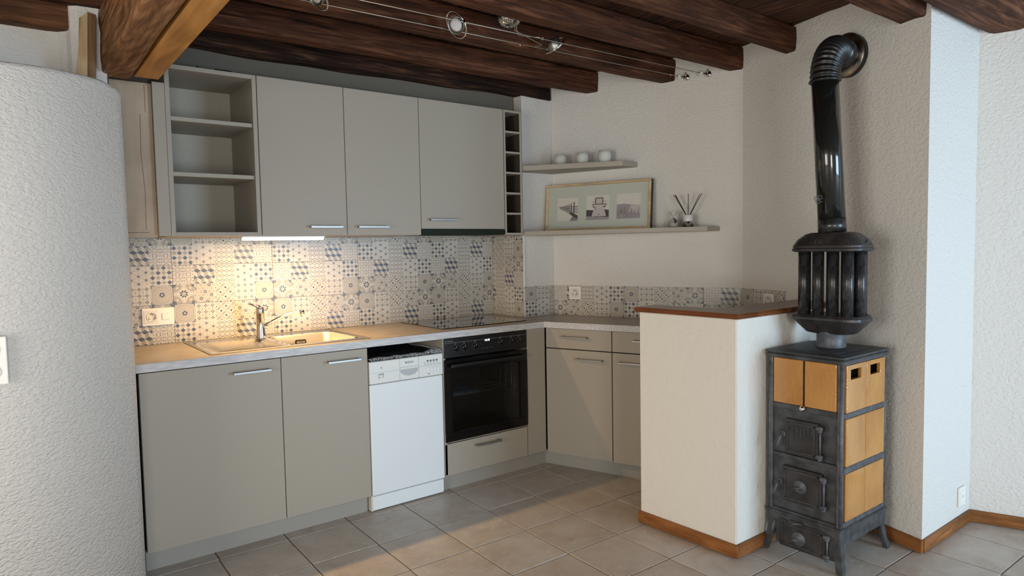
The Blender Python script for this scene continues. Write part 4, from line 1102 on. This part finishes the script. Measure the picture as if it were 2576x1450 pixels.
MB().lathe([(.055, .0), (.102, .0), (.104, .003), (.100, .006), (.066, .018), (.062, .016)], tgt+wn*.028, wn, 44).build('rosette', 'rosette_metal', fl_)
MB().lathe([(.085, -.004), (.100, .0), (.100, .029), (.085, .029)], tgt, wn, 40).build('rosette_gap', 'elbow_black', fl_)  # black ring standing in for the shaded gap between disc and wall
kp = P1*.215+Vector((-.050, .016, 0))
m = MB(); m.tube([kp, kp+Vector((-.012, .004, .002))], .003, 8)
kc = kp+Vector((-.012, .004, .002))
for k in range(4):
    a = k*PI/2+.4; c2 = kc+Vector((.30, .95, 0))*0+Vector((-.45*math.cos(a)*.011, .9*math.cos(a)*.011, math.sin(a)*.011))
    m.tube([c2+Vector((-.45*math.cos(b*PI/5)*.008, .9*math.cos(b*PI/5)*.008, math.sin(b*PI/5)*.008)) for b in range(10)], .002, 6, closed=True)
m.build('damper_key', 'cast_iron_light', fl_)

# ------------------------------------------------------------------ cable lights
def cable(y0, z0, x1_, y1_, z1_, label):
    t = thing('light_cable', label, 'cable', (.586, y0, z0)); d = Vector((x1_-.586, y1_-y0, z1_-z0))
    MB().tube([Vector((0, 0, 0)), d*.5+Vector((0, 0, -.001)), d-Vector((.150, 0, .005))], .0021, 8).build('wire', 'cable_metal', t)
    e = d-Vector((.150, 0, .005))
    m = MB(); m.tube([e, e+Vector((.024, 0, .001)), d-Vector((.085, 0, .003))], .0017, 6); m.sphere(e+Vector((.004, 0, 0)), .006, seg=10); m.build('clamp', 'cable_metal', t)
    m = MB(); m.tube([d-Vector((.085, 0, .003)), d-Vector((.008, 0, 0))], .0032, 8); m.build('rod', 'tube_iron', t)
    MB().sphere(d-Vector((.068, 0, .002)), .0135, seg=16).build('tension_bead', 'frost_glass', t)
    w = Vector((-NR.x, -NR.y, 0)); m = MB(); m.lathe([(.019, 0), (.019, .004), (.014, .007), (.006, .010), (.003, .020)], d, w, 24); m.cyl(d+w*.014+Vector((0, 0, .0)), d+w*.014+Vector((0, 0, .028)), .0025, .0025, 8); m.build('wall_anchor', 'chrome', t)
    MB().lathe([(.013, 0), (.013, .004), (.004, .010)], (0, 0, 0), (1, 0, 0), 16).build('board_anchor', 'chrome', t)
cable(2.604, 2.348, 3.334, 2.604, 2.377, 'lower light cable, the one farther from the camera')
cable(2.482, 2.348, 3.380, 2.482, 2.377, 'upper light cable, the one nearer to the camera')
def lamp(x, nrm, label, bulb=True, R=.060):
    c = Vector((x, 2.543, 2.353+(x-.6)*.0105)); t = thing('cable_lamp', label, 'lamp', c, group='round spotlights on the cables')
    n = Vector(nrm).normalized(); yv = Vector((0, 1, 0)); w = n.cross(yv).normalized()
    m = MB(); m.tube([(yv*math.cos(a*PI/20)+w*math.sin(a*PI/20))*R for a in range(40)], .0034, 8, closed=True); m.build('ring', 'chrome', t)
    m = MB(); m.lathe([(.016, -.034), (.024, -.028), (.034, -.012), (.0385, .008), (.0395, .012), (.037, .012), (.0355, .006), (.030, -.006)], -yv*.003, n, 32); m.build('reflector', 'steel', t)
    MB().lathe([(.027, .004), (.027, .010), (.018, .013), (.006, .012), (.001, .013)], -yv*.003, n, 28).build('bulb', 'bulb_white', t)
    m = MB(); 
    for s in (-1, 1):
        m = MB(); m.tube([yv*s*(R+.002), yv*s*.036], .002, 6); m.box(-.005, .005, s*.060-.005, s*.060+.005, -.008, .008, .001); m.build('clip', 'chrome', t)
    for s in (-1, 1): pass
    return t
lamp(1.020, (-.75, -.1, -.66), 'silver ring spotlight cut by the top edge, leftmost on the cables')
lamp(1.660, (-.82, -.45, -.52), 'silver ring spotlight with white bulb facing the camera')
lamp(2.235, (.73, 0, -.68), 'silver ring spotlight tilted away, rightmost on the cables')
# perforated lamp under the beam, wired to the cables
PLX, PLY = 1.885, 2.452
pl_ = thing('perforated_lamp', 'silver perforated dome lamp half hidden behind a beam, wired to the cables', 'lamp', (PLX, PLY, 2.412))
m = MB(); R_ = .056; bm = m.bm; nlat, nlon = 7, 26
def dome(th, ph, r): return Vector((r*math.sin(th)*math.cos(ph), r*math.sin(th)*math.sin(ph), -r*.78*math.cos(th)))
m.rings([[dome(PI/2*i/10, 2*PI*j/36, R_) for j in range(36)] for i in range(1, 11)], caps=True); m.build('dome', 'chrome', pl_)
m = MB()
for i in range(2, 9):
    th = PI/2*i/9; k = int(6+4*i)
    for j in range(k):
        ph = 2*PI*(j+.5*(i % 2))/k; c = dome(th, ph, R_*1.008); n = c.normalized()
        m.lathe([(.0026, 0), (.0026, .0004)], c, n, 6)
m.build('perforations', 'hole_black', pl_)
m = MB(); m.lathe([(.053, -.004), (.056, 0), (.054, .004), (.03, .006)], seg=36); m.build('rim', 'steel', pl_)
m = MB(); A = Vector((.045, .01, -.004)); c1 = Vector((2.105-PLX, 2.482-PLY, 2.364-2.412)); c2 = Vector((2.070-PLX, 2.604-PLY, 2.363-2.412))
m.tube([A, A+Vector((.02, .02, -.030)), A+Vector((.07, .07, -.035)), c1+Vector((-.03, -.01, -.002)), c1], .0019, 6)
m.tube([A, A+Vector((.015, .03, -.030)), c2+Vector((.03, -.12, -.028)), c2+Vector((.045, -.05, -.018)), c2], .0019, 6); m.build('lead', 'cable_metal', pl_)
m = MB(); m.tube([c1+Vector((.006*math.cos(a), 0, .006*math.sin(a))) for a in [k*PI/5 for k in range(10)]], .0014, 6, closed=True); m.cyl(c2+Vector((-.014, -.012, -.010)), c2+Vector((.002, 0, 0)), .003, .003, 8); m.build('lead_clamp', 'cable_metal', pl_)
